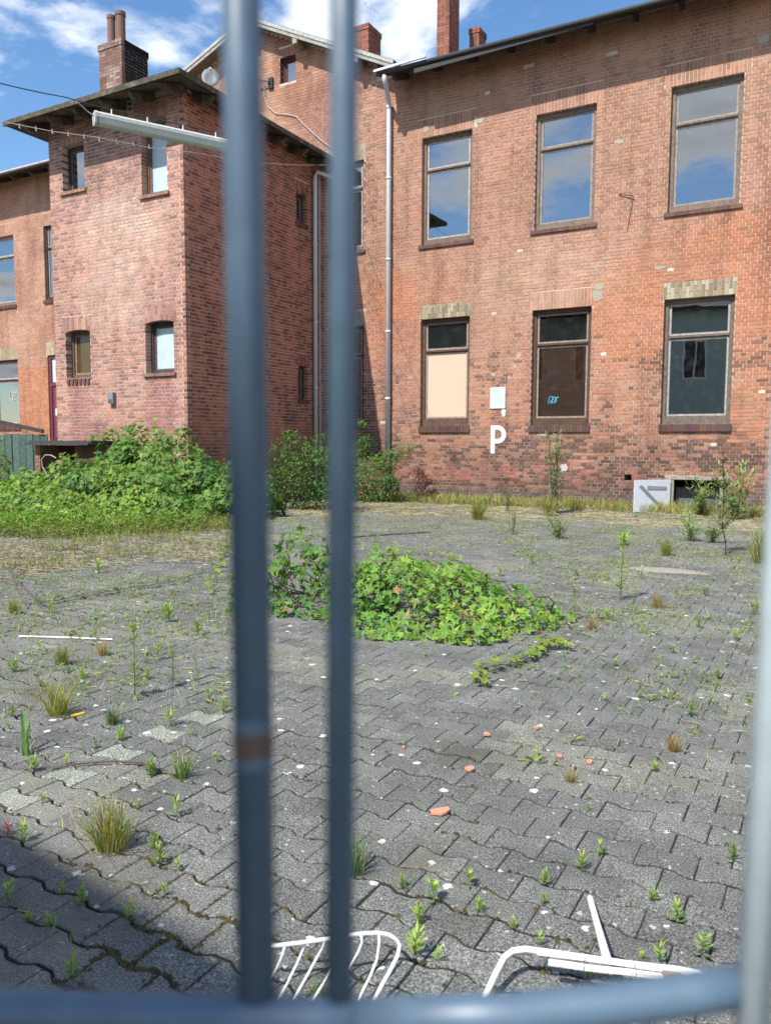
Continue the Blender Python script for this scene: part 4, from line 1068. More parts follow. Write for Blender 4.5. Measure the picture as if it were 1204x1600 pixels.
litter('straw_litter', pts_poly(zone, 3600, rr, lambda x, y: .25+.75*(mn.noise(Vector((x*1.2, y*1.2, 2))) > -.05)), .16, 51, (.34, .29, .23), 'pale straw and dead stalks strewn over the pavers in front of the vine heap', 'dead grass')
litter('straw_litter', pts_poly([gx_(420, 812), gx_(650, 806), gx_(1190, 832), (-1.2, 17.4), (-12, 17.4)], 3600, rr, lambda x, y: .15+.85*(mn.noise(Vector((x*.9, y*1.4, 7))) > .0)), .17, 52, (.38, .31, .20), 'pale dry grass lying on the pavers along the foot of the long wall', 'dead grass')
blades('grass', pts_poly(zone, 1800, rr, lambda x, y: .1+.9*(mn.noise(Vector((x*1.6, y*1.6, 12))) > .1)), .20, 53, (.22, .24, .07), 'thin green and dry grass sprouting through the straw in front of the vine heap')
# grass strip along the facade
fz = [(-9.6, 17.15), (2.5, 17.3), (2.5, 17.98), (-10.0, 17.98)]
blades('grass', pts_poly(fz, 7500, rr, lambda x, y: .35+.65*(mn.noise(Vector((x*1.1, y*2, 3))) > -.1)), .27, 54, (.27, .29, .08), 'tufty green and straw-yellow grass strip growing along the wall foot', wid=1.3)
blades('grass', pts_poly(fz, 3800, rr), .26, 55, (.45, .38, .22), 'dry straw-coloured grass mixed in along the wall foot', lean=.6, wid=1.2)
# sparse growth in the joints over the yard
def joint_points(N, r, prob):
    out = []
    while len(out) < N:
        k = r.integers(k0, k1); x = r.uniform(-11, .5); yl = 2.793+(k+.5)*PP+wv(x, -.935+(.5*PL if k % 2 else 0)+PL/2+PL/2)
        if r.random() < .4:
            x = -.935+(.5*PL if k % 2 else 0)+PL*r.integers(-50, 8); yl = 2.793+k*PP+r.uniform(-.07, .07)
        if r.random() < prob(x, yl): out.append((x+r.normal(0, .004), yl+r.normal(0, .004)))
    return out
def pj(x, y):
    q = project((x, y, 0))
    if not q or q[0] < -40 or q[0] > 1240 or q[1] > 1560: return 0
    n = mn.noise(Vector((x*1.1, y*1.1, 5)))+.5*mn.noise(Vector((x*3.1, y*3.1, 6)))
    d = .02
    if q[0] < 380 and 900 < q[1] < 1330: d = .5+.6*n
    elif q[0] < 200: d = .25+.6*n
    if q[0] > 800 and 830 < q[1] < 1200: d = .30+.9*n
    if q[1] < 860: d = .3+.7*n
    return max(0.004, min(1, d))*min(1, (q[2]/6))**2.0*(.15 if q[2] < 3.6 else 1)
blades('grass', joint_points(30000, rr, pj), .065, 56, (.27, .33, .13), 'sparse short grass and seedlings sprouting from the paver joints', lean=.5, wid=1.7)
hp = np.array(joint_points(1900, rr, pj)); hn = 6; hr = np.random.default_rng(77); hq = np.repeat(hp, hn, 0)+hr.normal(0, .014, (len(hp)*hn, 2)); n = len(hq)
o = scatter_mesh('weeds', LANCE, np.c_[hq, hr.uniform(.0, .03, n)], rot_from(np.c_[hr.normal(0, .7, (n, 2)), np.ones(n)], hr.uniform(0, 6.3, n)), np.c_[hr.uniform(.03, .06, n)*1.5, hr.uniform(.03, .06, n), hr.uniform(.03, .06, n)], leafcols(n, (.22, .29, .09), .3, .15, hr), MT['leaf'])
tag(o, 'low mats of tiny-leaved herbs creeping along the paver joints', 'weeds', kind='stuff')
litter('straw_litter', joint_points(3000, rr, pj), .06, 57, (.33, .29, .17), 'fine dry bits caught in the paver joints', 'dead grass', .0018)

# moss swelling out of the near left joints
r = np.random.default_rng(8); ico = []
t = T_from([(0, 0, .5), (.5, 0, 0), (.25, .43, .1), (-.25, .43, 0), (-.5, 0, .1), (-.25, -.43, 0), (.25, -.43, .1)], [[0, 1, 2], [0, 2, 3], [0, 3, 4], [0, 4, 5], [0, 5, 6], [0, 6, 1]])
def pm(x, y):
    q = project((x, y, 0))
    if not q or q[1] > 1600 or q[1] < 1150: return 0
    n = mn.noise(Vector((x*2.3, y*2.3, 15)))
    return max(0, min(1, (1.2 if q[0] < 430 and q[1] > 1340 else .05)*(.5+2*n)))
mp = joint_points(9000, r, pm); n = len(mp)
o = scatter_mesh('moss', t, np.c_[np.array(mp)+r.normal(0, .004, (n, 2)), np.full(n, -.004)], rot_from(np.c_[r.normal(0, .2, (n, 2)), np.ones(n)], r.uniform(0, 6, n)), np.c_[r.uniform(.011, .028, n), r.uniform(.010, .022, n), r.uniform(.012, .026, n)], leafcols(n, (.075, .062, .02), .4, .15, r), MT['blade'], smooth=True)
tag(o, 'brown-green moss cushions filling the near paver joints', 'moss', kind='stuff')

def crown(name, blobs, Y, N, leaf, seed, base, tip, label, cat='shrub', T=SLEAF, foot=None, depth=.8, stems=14, tmat='leaf'):
    """blobs: (px,py,radius_px) seen from the street, given real depth round Y"""
    r = np.random.default_rng(seed); C = []
    for b in blobs:
        y = Y+r.uniform(-.25, .25)*depth; p = on_y(b[0], b[1], y); q = project(p); C.append((p.x, y, p.z, b[2]*q[2]/F_PX))
    w = np.array([c[3]**2 for c in C]); w /= w.sum(); ci = r.choice(len(C), N, p=w); C = np.array(C)
    d = r.normal(0, 1, (N, 3)); d /= np.linalg.norm(d, axis=1, keepdims=True); rad = r.random(N)**.33
    P = C[ci, :3]+d*(rad*C[ci, 3]*1.05)[:, None]*np.array([1, 1.3, 1]); P += r.normal(0, .03, (N, 3)); k = P[:, 2] > .02; k &= P[:, 1] < FY-.05; P, d, rad, ci = P[k], d[k], rad[k], ci[k]; n = len(P)
    nr = d*.6+r.normal(0, .5, (n, 3))+np.array([0, -.15, .7]); R = rot_from(nr, r.uniform(0, 6.3, n))
    t = np.clip(rad-.35+r.normal(0, .25, n), 0, 1)[:, None]; c = leafcols(n, base, .3, .1, r)*(1-t)+leafcols(n, tip, .25, .1, r)*t
    f = foot or (float(C[:, 0].mean()), Y); root = empty(name, (f[0], f[1], 0), label, cat)
    scatter_mesh('foliage', T, P, R, leaf*r.uniform(.5, 1.2, n), c, MT[tmat], root)
    m = MB()
    for j in range(stems):
        e = Vector(C[r.integers(len(C)), :3])+Vector(r.normal(0, .12, 3)); b0 = Vector((f[0]+r.normal(0, .15), f[1]+r.normal(0, .1), 0)); mid = b0.lerp(e, .5)+Vector(r.normal(0, .06, 3))
        m.tube([b0, mid, e], .01, 5, rr=[.013, .008, .004])
    m.build('stem', MT['twig'], root)['kind'] = 'stuff'; return root
crown('shrub', [(430, 722, 26), (455, 700, 26), (478, 738, 34), (500, 702, 22), (440, 758, 30), (480, 782, 24), (505, 768, 26), (452, 680, 10), (424, 778, 22), (405, 760, 22), (520, 720, 24), (530, 760, 26)], 13.9, 5200, .075, 61, DGR, (.11, .23, .04),
      'dense leafy green shrub between the tower side and the left bar, under the grey drainpipe', foot=(-10.2, 13.9), depth=1.2)
crown('shrub', [(566, 662, 7), (572, 690, 12), (560, 705, 16), (580, 735, 24), (604, 722, 20), (622, 706, 13), (640, 700, 8), (562, 765, 26), (596, 768, 22), (545, 735, 26), (530, 705, 20), (575, 790, 16), (610, 750, 12)], 16.7, 4600, .08, 62, (.06, .14, .03), (.15, .27, .045),
      'tall green shrub at the wall foot around the right-hand drainpipe', foot=(-9.7, 16.9), depth=.8)
crown('shrub', [(655, 738, 9), (664, 752, 11), (652, 768, 9), (668, 772, 7)], 17.4, 420, .075, 63, (.085, .022, .025), (.14, .05, .04), 'small dead shrub with curled dark red-brown leaves at the wall foot', foot=(-8.9, 17.5), stems=9)
crown('shrub', [(345, 745, 22), (360, 775, 24), (340, 790, 16), (385, 750, 26), (375, 800, 18)], 12.6, 2400, .07, 64, GRN, (.13, .24, .04), 'leafy green shrub at the foot of the tower corner, behind the left gate bar', foot=(-10.2, 12.4), depth=1.)

# ---------------- single weeds: each is a thing of its own
def weed_variant(kind, seed):
    r = np.random.default_rng(seed); Vs, Ls, Ss, Cs = [], [], [], []; off = 0
    def put(T, P, R, S, C):
        nonlocal off
        V0, L0, S0 = T; n = len(P); m = len(V0); S = np.asarray(S); sc = S[:, None, None] if S.ndim == 1 else S[:, None, :]
        V = np.einsum('nij,nmj->nmi', R, V0[None]*sc)+np.asarray(P)[:, None]; Vs.append(V.reshape(-1, 3)); Ls.append((L0[None]+(np.arange(n)*m)[:, None]).ravel()+off); Ss.append(np.tile(S0, n)); Cs.append(np.repeat(C, m, 0)); off += n*m
    def leaves(P, up, ln, T, cols, wid=1.):
        n = len(P); az = r.uniform(0, 2*PI, n); el = up+r.normal(0, .16, n)
        y = np.c_[np.cos(az)*np.cos(el), np.sin(az)*np.cos(el), np.sin(el)]; x = np.c_[-np.sin(az), np.cos(az), np.zeros(n)]; z = np.cross(x, y)
        put(T, P, np.stack([x, y, z], 2), np.c_[ln*wid, ln, ln], cols)
    def stem(p0, p1, w, col):
        p0, p1 = np.array(p0), np.array(p1); d = p1-p0; V = []; 
        for p, ww in ((p0, w), (p1, w*.5)):
            for k in range(3): V.append(p+ww*np.array([math.cos(2.1*k), math.sin(2.1*k), 0]))
        put((np.array(V), np.array([0, 1, 4, 3, 1, 2, 5, 4, 2, 0, 3, 5]), np.array([4, 4, 4])), np.zeros((1, 3)), np.eye(3)[None], np.ones(1), np.array([col]))
    if kind == 'sprout':
        for s in range(r.integers(1, 5)):
            h = r.uniform(.5, 1) if s else 1.0; b = r.normal(0, .10 if s else 0, 2); tip = np.array([b[0]+r.normal(0, .10), b[1]+r.normal(0, .10), h*.82]); b = np.array([b[0], b[1], 0]); stem(b, tip, .02, (.12, .14, .05))
            n = int(22*h); t = r.uniform(.12, 1, n)**.8; P = b+(tip-b)*t[:, None]; tt = t[:, None]
            leaves(P, .15+.85*t, (.52-.16*t)*h*r.uniform(.8, 1.15, n), LANCE, leafcols(n, (.11, .20, .05), .2, .06, r)*(1-tt)+leafcols(n, (.34, .46, .09), .15, .06, r)*tt, 1.25)
    elif kind == 'tall':
        tip = np.array([r.normal(0, .05), r.normal(0, .05), 1.]); stem((0, 0, 0), tip, .008, (.14, .09, .05)); n = 95; t = r.uniform(.15, 1, n); tt = t[:, None]
        leaves(tip*tt, .1+1.0*t**3, (.16-.06*t)*r.uniform(.6, 1.2, n), LANCE, leafcols(n, (.14, .20, .05), .3, .1, r)*(1-tt)+leafcols(n, (.24, .36, .06), .15, .06, r)*tt)
        n = 12; leaves(np.repeat(tip[None], n, 0)*.97, r.uniform(.5, 1.2, n), .14*np.ones(n), LANCE, leafcols(n, (.3, .42, .06), .1, .05, r))
    elif kind == 'willow':
        for s in range(4):
            b = r.normal(0, .06, 2); tip = np.array([b[0]+r.normal(0, .05), b[1]+r.normal(0, .05), r.uniform(.7, 1)]); b = np.array([*b, 0]); stem(b, tip, .006, (.16, .12, .07)); n = 130; t = r.uniform(.05, 1, n); tt = t[:, None]
            leaves(b+(tip-b)*tt, r.uniform(-.1, 1, n), .085*r.uniform(.6, 1.2, n), LANCE, leafcols(n, (.28, .32, .20), .25, .08, r)*tt+leafcols(n, (.17, .17, .09), .3, .1, r)*(1-tt))
    elif kind == 'sapling':
        pts = [np.array([0, 0, 0.])]
        for i in range(8): pts.append(pts[-1]+np.array([r.normal(0, .012), r.normal(0, .012), .125]))
        for a, b in zip(pts[:-1], pts[1:]): stem(a, b, .008, (.05, .03, .025))
        for i in range(26):
            t = r.uniform(.25, .98); p = pts[int(t*8)]; az = r.uniform(0, 6.3); L = .20*(1.2-t); q = p+np.array([math.cos(az)*L, math.sin(az)*L, L*.9]); stem(p, q, .003, (.08, .05, .03)); n = 16; u = r.uniform(.2, 1, n)[:, None]
            leaves(p+(q-p)*u, r.uniform(-.2, 1, n), .05*r.uniform(.6, 1.3, n), LANCE, leafcols(n, (.18, .21, .08), .3, .12, r), 1.3)
    elif kind == 'bush':
        for s in range(11):
            tip = np.array([r.normal(0, .26), r.normal(0, .26), r.uniform(.35, 1)]); stem((0, 0, 0), tip, .008, (.1, .09, .04)); n = 26; t = r.uniform(.15, 1, n); tt = t[:, None]
            leaves(tip*tt, r.uniform(-.1, 1.1, n), .16*r.uniform(.6, 1.2, n), LANCE, leafcols(n, (.15, .23, .08), .3, .08, r)*(1-tt)+leafcols(n, (.28, .36, .14), .2, .06, r)*tt, 1.1)
    elif kind in ('grass', 'dry', 'green'):
        n = 260 if kind == 'grass' else 110; P = np.c_[r.normal(0, .10, (n, 2)), np.zeros(n)]; nr = np.c_[P[:, :2]*1.7+r.normal(0, .14, (n, 2)), np.ones(n)]; h = r.uniform(.4, 1.05, n)
        col = {'grass': (.22, .24, .05), 'dry': (.30, .20, .08), 'green': (.10, .20, .06)}[kind]; c = leafcols(n, col, .3, .2, r); dr = r.random(n) < .25; c[dr] = leafcols(int(dr.sum()), (.40, .33, .18), .2, .05, r)
        w = .55 if kind == 'grass' else .9; put(BLADE, P, rot_from(nr, r.uniform(0, 6.3, n)), np.c_[h*w, h*.8, h], c)
    elif kind == 'blades':
        n = 9; P = np.c_[r.normal(0, .06, (n, 2)), np.zeros(n)]; nr = np.c_[r.normal(0, .16, (n, 2)), np.ones(n)]; h = r.uniform(.4, 1.05, n); put(BLADE, P, rot_from(nr, r.uniform(0, 6.3, n)), np.c_[h*2.0, h*.4, h], leafcols(n, (.13, .24, .07), .2, .08, r))
        n = 14; P = np.c_[r.normal(0, .09, (n, 2)), np.zeros(n)]; nr = np.c_[r.normal(0, .5, (n, 2)), np.ones(n)]; h = r.uniform(.15, .4, n); put(BLADE, P, rot_from(nr, r.uniform(0, 6.3, n)), np.c_[h*1.5, h, h], leafcols(n, (.33, .28, .15), .2, .1, r))
    me = np_mesh(kind, np.vstack(Vs), np.concatenate(Ls), np.concatenate(Ss), np.vstack(Cs)); me.materials.append(MT['leaf']); return me
VAR = {}
def weed(px, py, hp, kind, label, seed=None, name=None):
    g = gnd(px, py); t = project(g)[2]; h = hp/F_PX*t*(.9 if kind == 'sprout' else 1.0)
    key = (kind, (seed if seed is not None else int(px*7+py)) % 6)
    if key not in VAR: VAR[key] = weed_variant(kind, hash(kind) % 1 + key[1]*17+len(kind))
    nm = name or {'sprout': 'weed_seedling', 'tall': 'tall_weed', 'willow': 'willow_weed', 'sapling': 'tree_sapling', 'bush': 'leafy_weed', 'grass': 'grass_tuft', 'dry': 'dry_grass_tuft', 'green': 'grass_tuft', 'blades': 'grass_tuft'}[kind]
    o = bpy.data.objects.new(nm, VAR[key]); COLL.objects.link(o); o.location = (g.x, g.y, -.004); o.scale = (h, h, h); o.rotation_euler = (0, 0, (px*13+py*7) % 6.28)
    k = 1+.18*math.sin(px*1.7+py); o.color = (k, k, k, 1)
    tag(o, label, 'tree' if kind == 'sapling' else ('grass' if nm.endswith('tuft') else 'weed')); return o
for a in [
 (110, 1532, 50, 'sprout', 'green weed seedling in the shade just above the bottom rail, far left of the yard'),
 (200, 1442, 42, 'sprout', 'green weed seedling standing at the edge of the shadow, left of the left bar'),
 (258, 1402, 28, 'sprout', 'small pale seedling between the shadow edge and the left bar'),
 (250, 1352, 42, 'sprout', 'three-stemmed seedling just below and right of the big grass tuft'),
 (276, 1360, 28, 'sprout', 'low seedling touching the three-stemmed one by the big grass tuft'),
 (277, 1278, 38, 'sprout', 'seedling on the pavers to the right of the big grass tuft'),
 (240, 1326, 34, 'sprout', 'faint seedling right at the foot of the big grass tuft'),
 (128, 1414, 36, 'sprout', 'seedling with a long stem in the shaded corner, second from the shadow edge'),
 (96, 1398, 26, 'sprout', 'bushy low seedling in the shaded corner beside a dry stalk'),
 (78, 1446, 26, 'sprout', 'tiny seedling in the mossy shaded joint, third paver row from the rail'),
 (45, 1442, 24, 'sprout', 'tiny seedling in the mossy shaded joint close to the left picture edge'),
 (12, 1408, 40, 'sprout', 'broad green seedling cut by the left picture edge'),
 (36, 1318, 40, 'sprout', 'dark seedling beside the reddish plant where the shadow starts'),
 (176, 1328, 88, 'grass', 'tallest yellow-green grass tuft, thick and upright on the left pavers'),
 (645, 1500, 60, 'sprout', 'largest weed seedling right of the thin right bar, above the bent wire rack'),
 (684, 1503, 28, 'sprout', 'small seedling immediately right of the largest one'),
 (655, 1444, 40, 'sprout', 'seedling just above the largest one near the wire rack'),
 (681, 1408, 46, 'sprout', 'double seedling in line between the orange shard and the wire rack'),
 (628, 1388, 26, 'sprout', 'faint seedling between the right bar and the double seedling'),
 (735, 1384, 36, 'sprout', 'seedling right of the double seedling, below the big orange shard'),
 (748, 1424, 28, 'sprout', 'pale seedling left of the bent white frame, above it'),
 (842, 1478, 26, 'sprout', 'seedling growing right behind the bend of the white frame'),
 (802, 1452, 24, 'sprout', 'seedling left of the upright white stick'),
 (850, 1382, 30, 'sprout', 'thin pale seedling in the middle of the near pavers'),
 (906, 1360, 34, 'sprout', 'twin seedling above the tip of the upright white stick'),
 (936, 1337, 28, 'sprout', 'small seedling just behind the twin one'),
 (850, 1412, 22, 'sprout', 'tiny seedling left of the tip of the upright white stick'),
 (1056, 1444, 42, 'sprout', 'bushy seedling to the right of the white stick'),
 (1096, 1494, 48, 'sprout', 'bright seedling nearest the right post, above the white slats'),
 (1027, 1503, 38, 'sprout', 'tall narrow seedling behind the white slats'),
 (1003, 1500, 22, 'sprout', 'low seedling behind the white slats, left of the tall narrow one'),
 (1018, 1408, 26, 'sprout', 'small seedling on the pavers above the white slats'),
 (1146, 1348, 40, 'sprout', 'straggly seedling at the left edge of the grey post'),
 (918, 1528, 20, 'sprout', 'seedling poking up under the white slats beside the rail'),
 (553, 1365, 60, 'green', 'feathery grass tuft partly hidden behind the thin right bar'),
 (494, 1556, 30, 'green', 'small grass tuft inside the bent wire rack'),
 (891, 1222, 26, 'dry', 'small reddish dry tuft right of the orange shards'),
 (1050, 1174, 32, 'dry', 'orange-brown dry tuft on the right-hand pavers'),
 (1078, 1118, 26, 'sprout', 'low pale weed on the right-hand pavers behind the dry tuft'),
 (920, 1268, 18, 'sprout', 'very small seedling below the dry reddish tuft'),
 (1022, 1206, 20, 'sprout', 'very small seedling left of the orange-brown dry tuft'),
 (211, 1090, 112, 'tall', 'tallest slender goldenrod-like stem standing alone on the left pavers'),
 (90, 1118, 58, 'grass', 'leaning leafy grass tuft next to the yellow stub'),
 (43, 1180, 75, 'blades', 'tall thin-bladed grass tuft near the left edge'),
 (176, 1132, 36, 'green', 'upright green tuft right of the yellow stub'),
 (270, 1072, 54, 'tall', 'leafy stem to the right of the tallest slender one'),
 (311, 1072, 42, 'tall', 'short leafy stem next to the left bar, beyond the pale pavers'),
 (136, 1085, 50, 'tall', 'weak stem between the leaning tuft and the tallest slender stem'),
 (284, 1216, 46, 'green', 'feathery tuft at the end of the dark dead stalk'),
 (236, 1212, 34, 'sprout', 'seedling beside the dark dead stalk, among dry roots'),
 (50, 1206, 30, 'sprout', 'seedling at the foot of the thin-bladed tuft'),
 (104, 1195, 20, 'sprout', 'low seedling at the left end of the dead stalk'),
 (263, 1136, 32, 'sprout', 'seedling just above the wide pale paver nearest the left bar'),
 (328, 1098, 28, 'sprout', 'bright seedling near the left bar, in front of the short leafy stem'),
 (350, 1114, 26, 'sprout', 'bright seedling closest to the left bar'),
 (188, 1158, 26, 'sprout', 'faint seedling right of the upright green tuft, nearer the camera'),
 (160, 1024, 26, 'dry', 'rounded reddish grass tuft near the thin white stick'),
 (98, 1038, 34, 'grass', 'yellow-green grass tuft below the thin white stick'),
 (246, 1030, 34, 'sprout', 'wide seedling behind the tallest slender stem'),
 (310, 992, 30, 'sprout', 'seedling close to the left bar at the level of the thin white stick'),
 (260, 972, 34, 'sprout', 'feathery weed behind the thin white stick, left of the bar'),
 (22, 958, 26, 'grass', 'yellow tuft at the foot of the leaning dead twigs'),
 (78, 958, 24, 'sprout', 'weed right of the leaning dead twigs'),
 (118, 868, 62, 'tall', 'yellowish tall weed in front of the vine heap, left side'),
 (155, 895, 26, 'sprout', 'weed behind the pale bare pavers at the left'),
 (968, 938, 100, 'tall', 'single upright thin weed in the open yard right of the hop patch'),
 (985, 962, 46, 'tall', 'shorter weed just in front of the single upright one'),
 (897, 968, 48, 'tall', 'bushy-topped weed between the hop patch and the single upright weed'),
 (925, 984, 22, 'dry', 'low brown tuft right of the bushy-topped weed'),
 (948, 966, 18, 'sprout', 'tiny weed beside the low brown tuft'),
 (1027, 950, 26, 'dry', 'dry scrubby tuft below the sandy patch'),
 (1178, 960, 26, 'sprout', 'weed at the right edge close to the grey post'),
 (868, 802, 138, 'willow', 'tallest pale feathery weed against the wall under the middle window'),
 (872, 842, 52, 'bush', 'green weed clump in front of the tall feathery weed'),
 (858, 806, 34, 'grass', 'bright tuft of grass at the foot of the tall feathery weed'),
 (1095, 806, 66, 'bush', 'leafy weed growing in front of the open cellar hatch'),
 (1078, 846, 58, 'bush', 'low leafy weed left of the sapling, in front of the cellar hatch'),
 (1112, 848, 52, 'bush', 'spreading leafy weed just left of the sapling'),
 (1133, 868, 165, 'sapling', 'slender tree sapling with a dark bare stem to the right of the cellar hatch'),
 (1150, 812, 90, 'bush', 'bushy weed against the wall right of the cellar hatch'),
 (1040, 868, 28, 'grass', 'grass tuft in front of the white hatch door'),
 (975, 852, 30, 'bush', 'white-flowering low weed left of the white hatch door'),
 (800, 835, 44, 'willow', 'thin dry weed on the yard left of the green clump'),
 (792, 800, 40, 'willow', 'thin stalky weed against the wall left of the middle window'),
 (745, 812, 34, 'grass', 'straw-coloured tuft near the wall below the painted letter'),
 (1190, 880, 60, 'grass', 'tall grass tuft at the right picture edge near the wall'),
]: weed(*a)
for i, (x, y, h) in enumerate([(150, 1000, 22), (62, 1015, 20), (20, 1050, 26), (230, 1060, 20), (128, 1060, 20), (330, 1045, 18), (20, 1120, 24), (150, 1170, 18), (300, 1150, 16), (66, 1255, 22), (215, 1262, 18), (340, 1190, 16)]):
    o = weed(x, y, h, 'sprout', 'one of the tiny sparse seedlings scattered over the left pavers'); o['group'] = 'tiny seedlings on the left pavers'
for i, (x, y, h) in enumerate([(830, 880, 18), (900, 900, 16), (1000, 905, 16), (1100, 930, 18), (1150, 1000, 18), (1050, 1020, 16), (960, 1040, 14), (1120, 1060, 18), (1000, 1090, 14), (780, 900, 16), (1090, 980, 18)]):
    o = weed(x, y, h, 'sprout', 'one of the tiny sparse seedlings scattered over the right half of the yard'); o['group'] = 'tiny seedlings on the right of the yard'
g = gnd(10, 1302); herb = weed(12, 1306, 26, 'sprout', 'dark red-leaved plant at the left picture edge where the shadow begins', name='red_weed'); herb.color = (1.7, .18, .8, 1)

# ================================================================== SMALL THINGS ON THE GROUND
def shard(px, py, wpx, label, seed):
    r = random.Random(seed); g = gnd(px, py); w = wpx/F_PX*project(g)[2]; n = 9; pts = []
    for i in range(n):
        a = 2*PI*i/n; k = .5*r.uniform(.6, 1.15); pts.append((w*k*math.cos(a), w*k*math.sin(a)*1.25, 0))
    m = MB(); prism(m, [(p[0], p[1], .005) for p in pts], (0, 0, .009)); o = m.build('tile_shard', MT['tile_shard']); o.location = (g.x, g.y, 0); o.rotation_euler = (r.uniform(-.06, .06), r.uniform(-.06, .06), r.uniform(0, 6)); tag(o, label, 'tile shard')
shard(688, 1271, 26, 'largest orange roof-tile shard lying on the pavers', 1)
shard(733, 1204, 15, 'second largest orange tile shard, above the biggest one', 2)
shard(921, 1193, 12, 'small orange shard farthest right of the shards', 3)
shard(873, 1184, 8, 'tiny faded orange chip left of the farthest right shard', 4)
shard(760, 1150, 10, 'small orange chip behind the second largest shard', 5)
shard(838, 1139, 8, 'tiny orange chip farthest from the camera', 6)
shard(631, 1170, 6, 'tiny red chip right next to the thin right bar', 7)
a, b = gnd(112, 1119, .01), gnd(132, 1114, .01); m = MB(); m.tube([a, b], .008, 8, col=(1, 1, 1)); o = m.build('plastic_stub', MT['paint']); o.color = (.75, .48, .03, 1); tag(o, 'short yellow plastic stub lying on the left pavers', 'litter')
a, b = gnd(30, 994, .012), gnd(176, 999, .012); m = MB(); m.tube([a, a.lerp(b, .5)+Vector((0, .01, 0)), b], .006, 6); tag(m.build('white_stick', MT['white_trim']), 'long thin white stick lying across the left pavers', 'stick')
m = MB(); m.tube([gnd(82, 1201, .01), gnd(130, 1192, .015), (gnd(180, 1189, .02)), gnd(225, 1192, .015), gnd(252, 1206, .01), gnd(285, 1212, .012)], .005, 6); 
for k in range(14): p = gnd(240+k*3, 1203+k*.6, .012); m.tube([p, p+Vector((random.uniform(-.06, .06), random.uniform(-.06, .06), random.uniform(0, .03)))], .0016, 4)
tag(m.build('dead_stalk', MT['twig']), 'dark curved dead stalk lying across the left pavers with dry roots', 'twig')
def twig(pxs, zs, r, label):
    m = MB(); g0 = gnd(*pxs[0]); pts = [g0]
    for (px, py) in pxs[1:]:
        pts.append(on_y(px, py, g0.y+.05*len(pts)))
    m.tube(pts, r, 5, rr=[r*(1-.5*i/len(pts)) for i in range(len(pts))])
    for i in range(1, len(pts)):
        for s in range(3):
            p = pts[i-1].lerp(pts[i], random.random()); m.tube([p, p+Vector((random.uniform(-.12, .12), random.uniform(-.05, .05), random.uniform(.02, .12)))], r*.4, 4)
    tag(m.build('dead_twig', MT['twig']), label, 'twig')
twig([(66, 950), (48, 930), (28, 905), (8, 872)], None, .006, 'longer dead twig leaning left near the left picture edge')
twig([(44, 952), (30, 925), (18, 895), (12, 862)], None, .005, 'steeper dead twig leaning beside the longer one at the left edge')

# bent white wire rack
rack = empty('wire_rack', gnd(520, 1500), 'bent white wire rack lying on the pavers behind the two thin bars', 'rack')
def zp_(x, y, z): return gnd(380+x/2.867, 1360+y/2.867, z)
m = MB(); m.tube([zp_(60, 350, .10), zp_(110, 342, .12), zp_(250, 325, .125), zp_(390, 305, .13), zp_(520, 284, .13), zp_(600, 279, .125), zp_(650, 288, .12), zp_(685, 308, .10), zp_(700, 335, .085), zp_(692, 380, .07), zp_(660, 445, .055), zp_(620, 515, .04), zp_(585, 582, .03), zp_(545, 660, .02)], .0055, 10); m.build('frame_rod', MT['white_enamel'], rack, True)
for pts in ([(185, 340, .12), (178, 375, .09), (150, 440, .05), (112, 505, .03), (80, 560, .015)], [(272, 325, .122), (268, 355, .10), (240, 420, .06), (195, 510, .04), (150, 590, .02), (120, 640, .012)],
            [(362, 316, .126), (355, 345, .10), (325, 400, .07), (270, 500, .04), (218, 590, .02), (190, 640, .012)], [(450, 298, .13), (445, 330, .10), (410, 410, .06), (350, 520, .03), (305, 590, .02), (280, 640, .012)],
            [(528, 290, .13), (532, 320, .11), (515, 365, .08), (480, 430, .05), (440, 520, .03), (400, 610, .015)], [(608, 284, .126), (608, 330, .10), (598, 400, .07), (570, 470, .05), (530, 550, .03), (490, 640, .015)]):
    m = MB(); m.tube([zp_(*p) for p in pts], .0036, 8); m.build('rod', MT['white_enamel'], rack, True)
# bent white frame with slats
fr_ = empty('broken_frame', gnd(900, 1510), 'broken white bent tube frame with two flaking slats beside the right post', 'frame')
m = MB(); m.tube([gnd(738, 1600, .015), gnd(757, 1558, .03), gnd(772, 1525, .05), gnd(787, 1496, .075), gnd(800, 1486, .085), gnd(820, 1483, .09), gnd(850, 1487, .09), gnd(980, 1506, .085), gnd(1060, 1515, .075), gnd(1090, 1520, .07), gnd(1108, 1530, .05)], .0085, 10); m.build('bent_tube', MT['white_enamel'], fr_, True)
def slat(p0, p1, name='slat', w=.013):
    m = MB(); a, b = gnd(*p0), gnd(*p1); m.obox(a, b, w, .010); m.build(name, MT['white_enamel'], fr_)
for (a, b) in (((838, 1487, .10), (912, 1496, .10)), ((913.5, 1496.5, .10), (990, 1507, .098)), ((991.5, 1507.5, .098), (1078, 1519, .09))): slat(a, b)
for (a, b) in (((856, 1503, .085), (911, 1511, .085)), ((912.5, 1511.5, .085), (992, 1520, .08)), ((993.5, 1520.5, .08), (1044, 1526, .078))): slat(a, b)
m = MB(); a, b = gnd(1036, 1522, .088), gnd(1060, 1520, .085); m.obox(a, b, .02, .014); m.build('broken_end', MT['chipped'], fr_)
a, b = gnd(948, 1499, .09), gnd(921, 1403, .03); m = MB(); m.tube([a, a.lerp(b, .5), b], .0085, 8, rr=[.012, .010, .009]); tag(m.build('white_stick', MT['white_enamel'], None, False), 'short white stick leaning up from the white frame slats', 'stick')

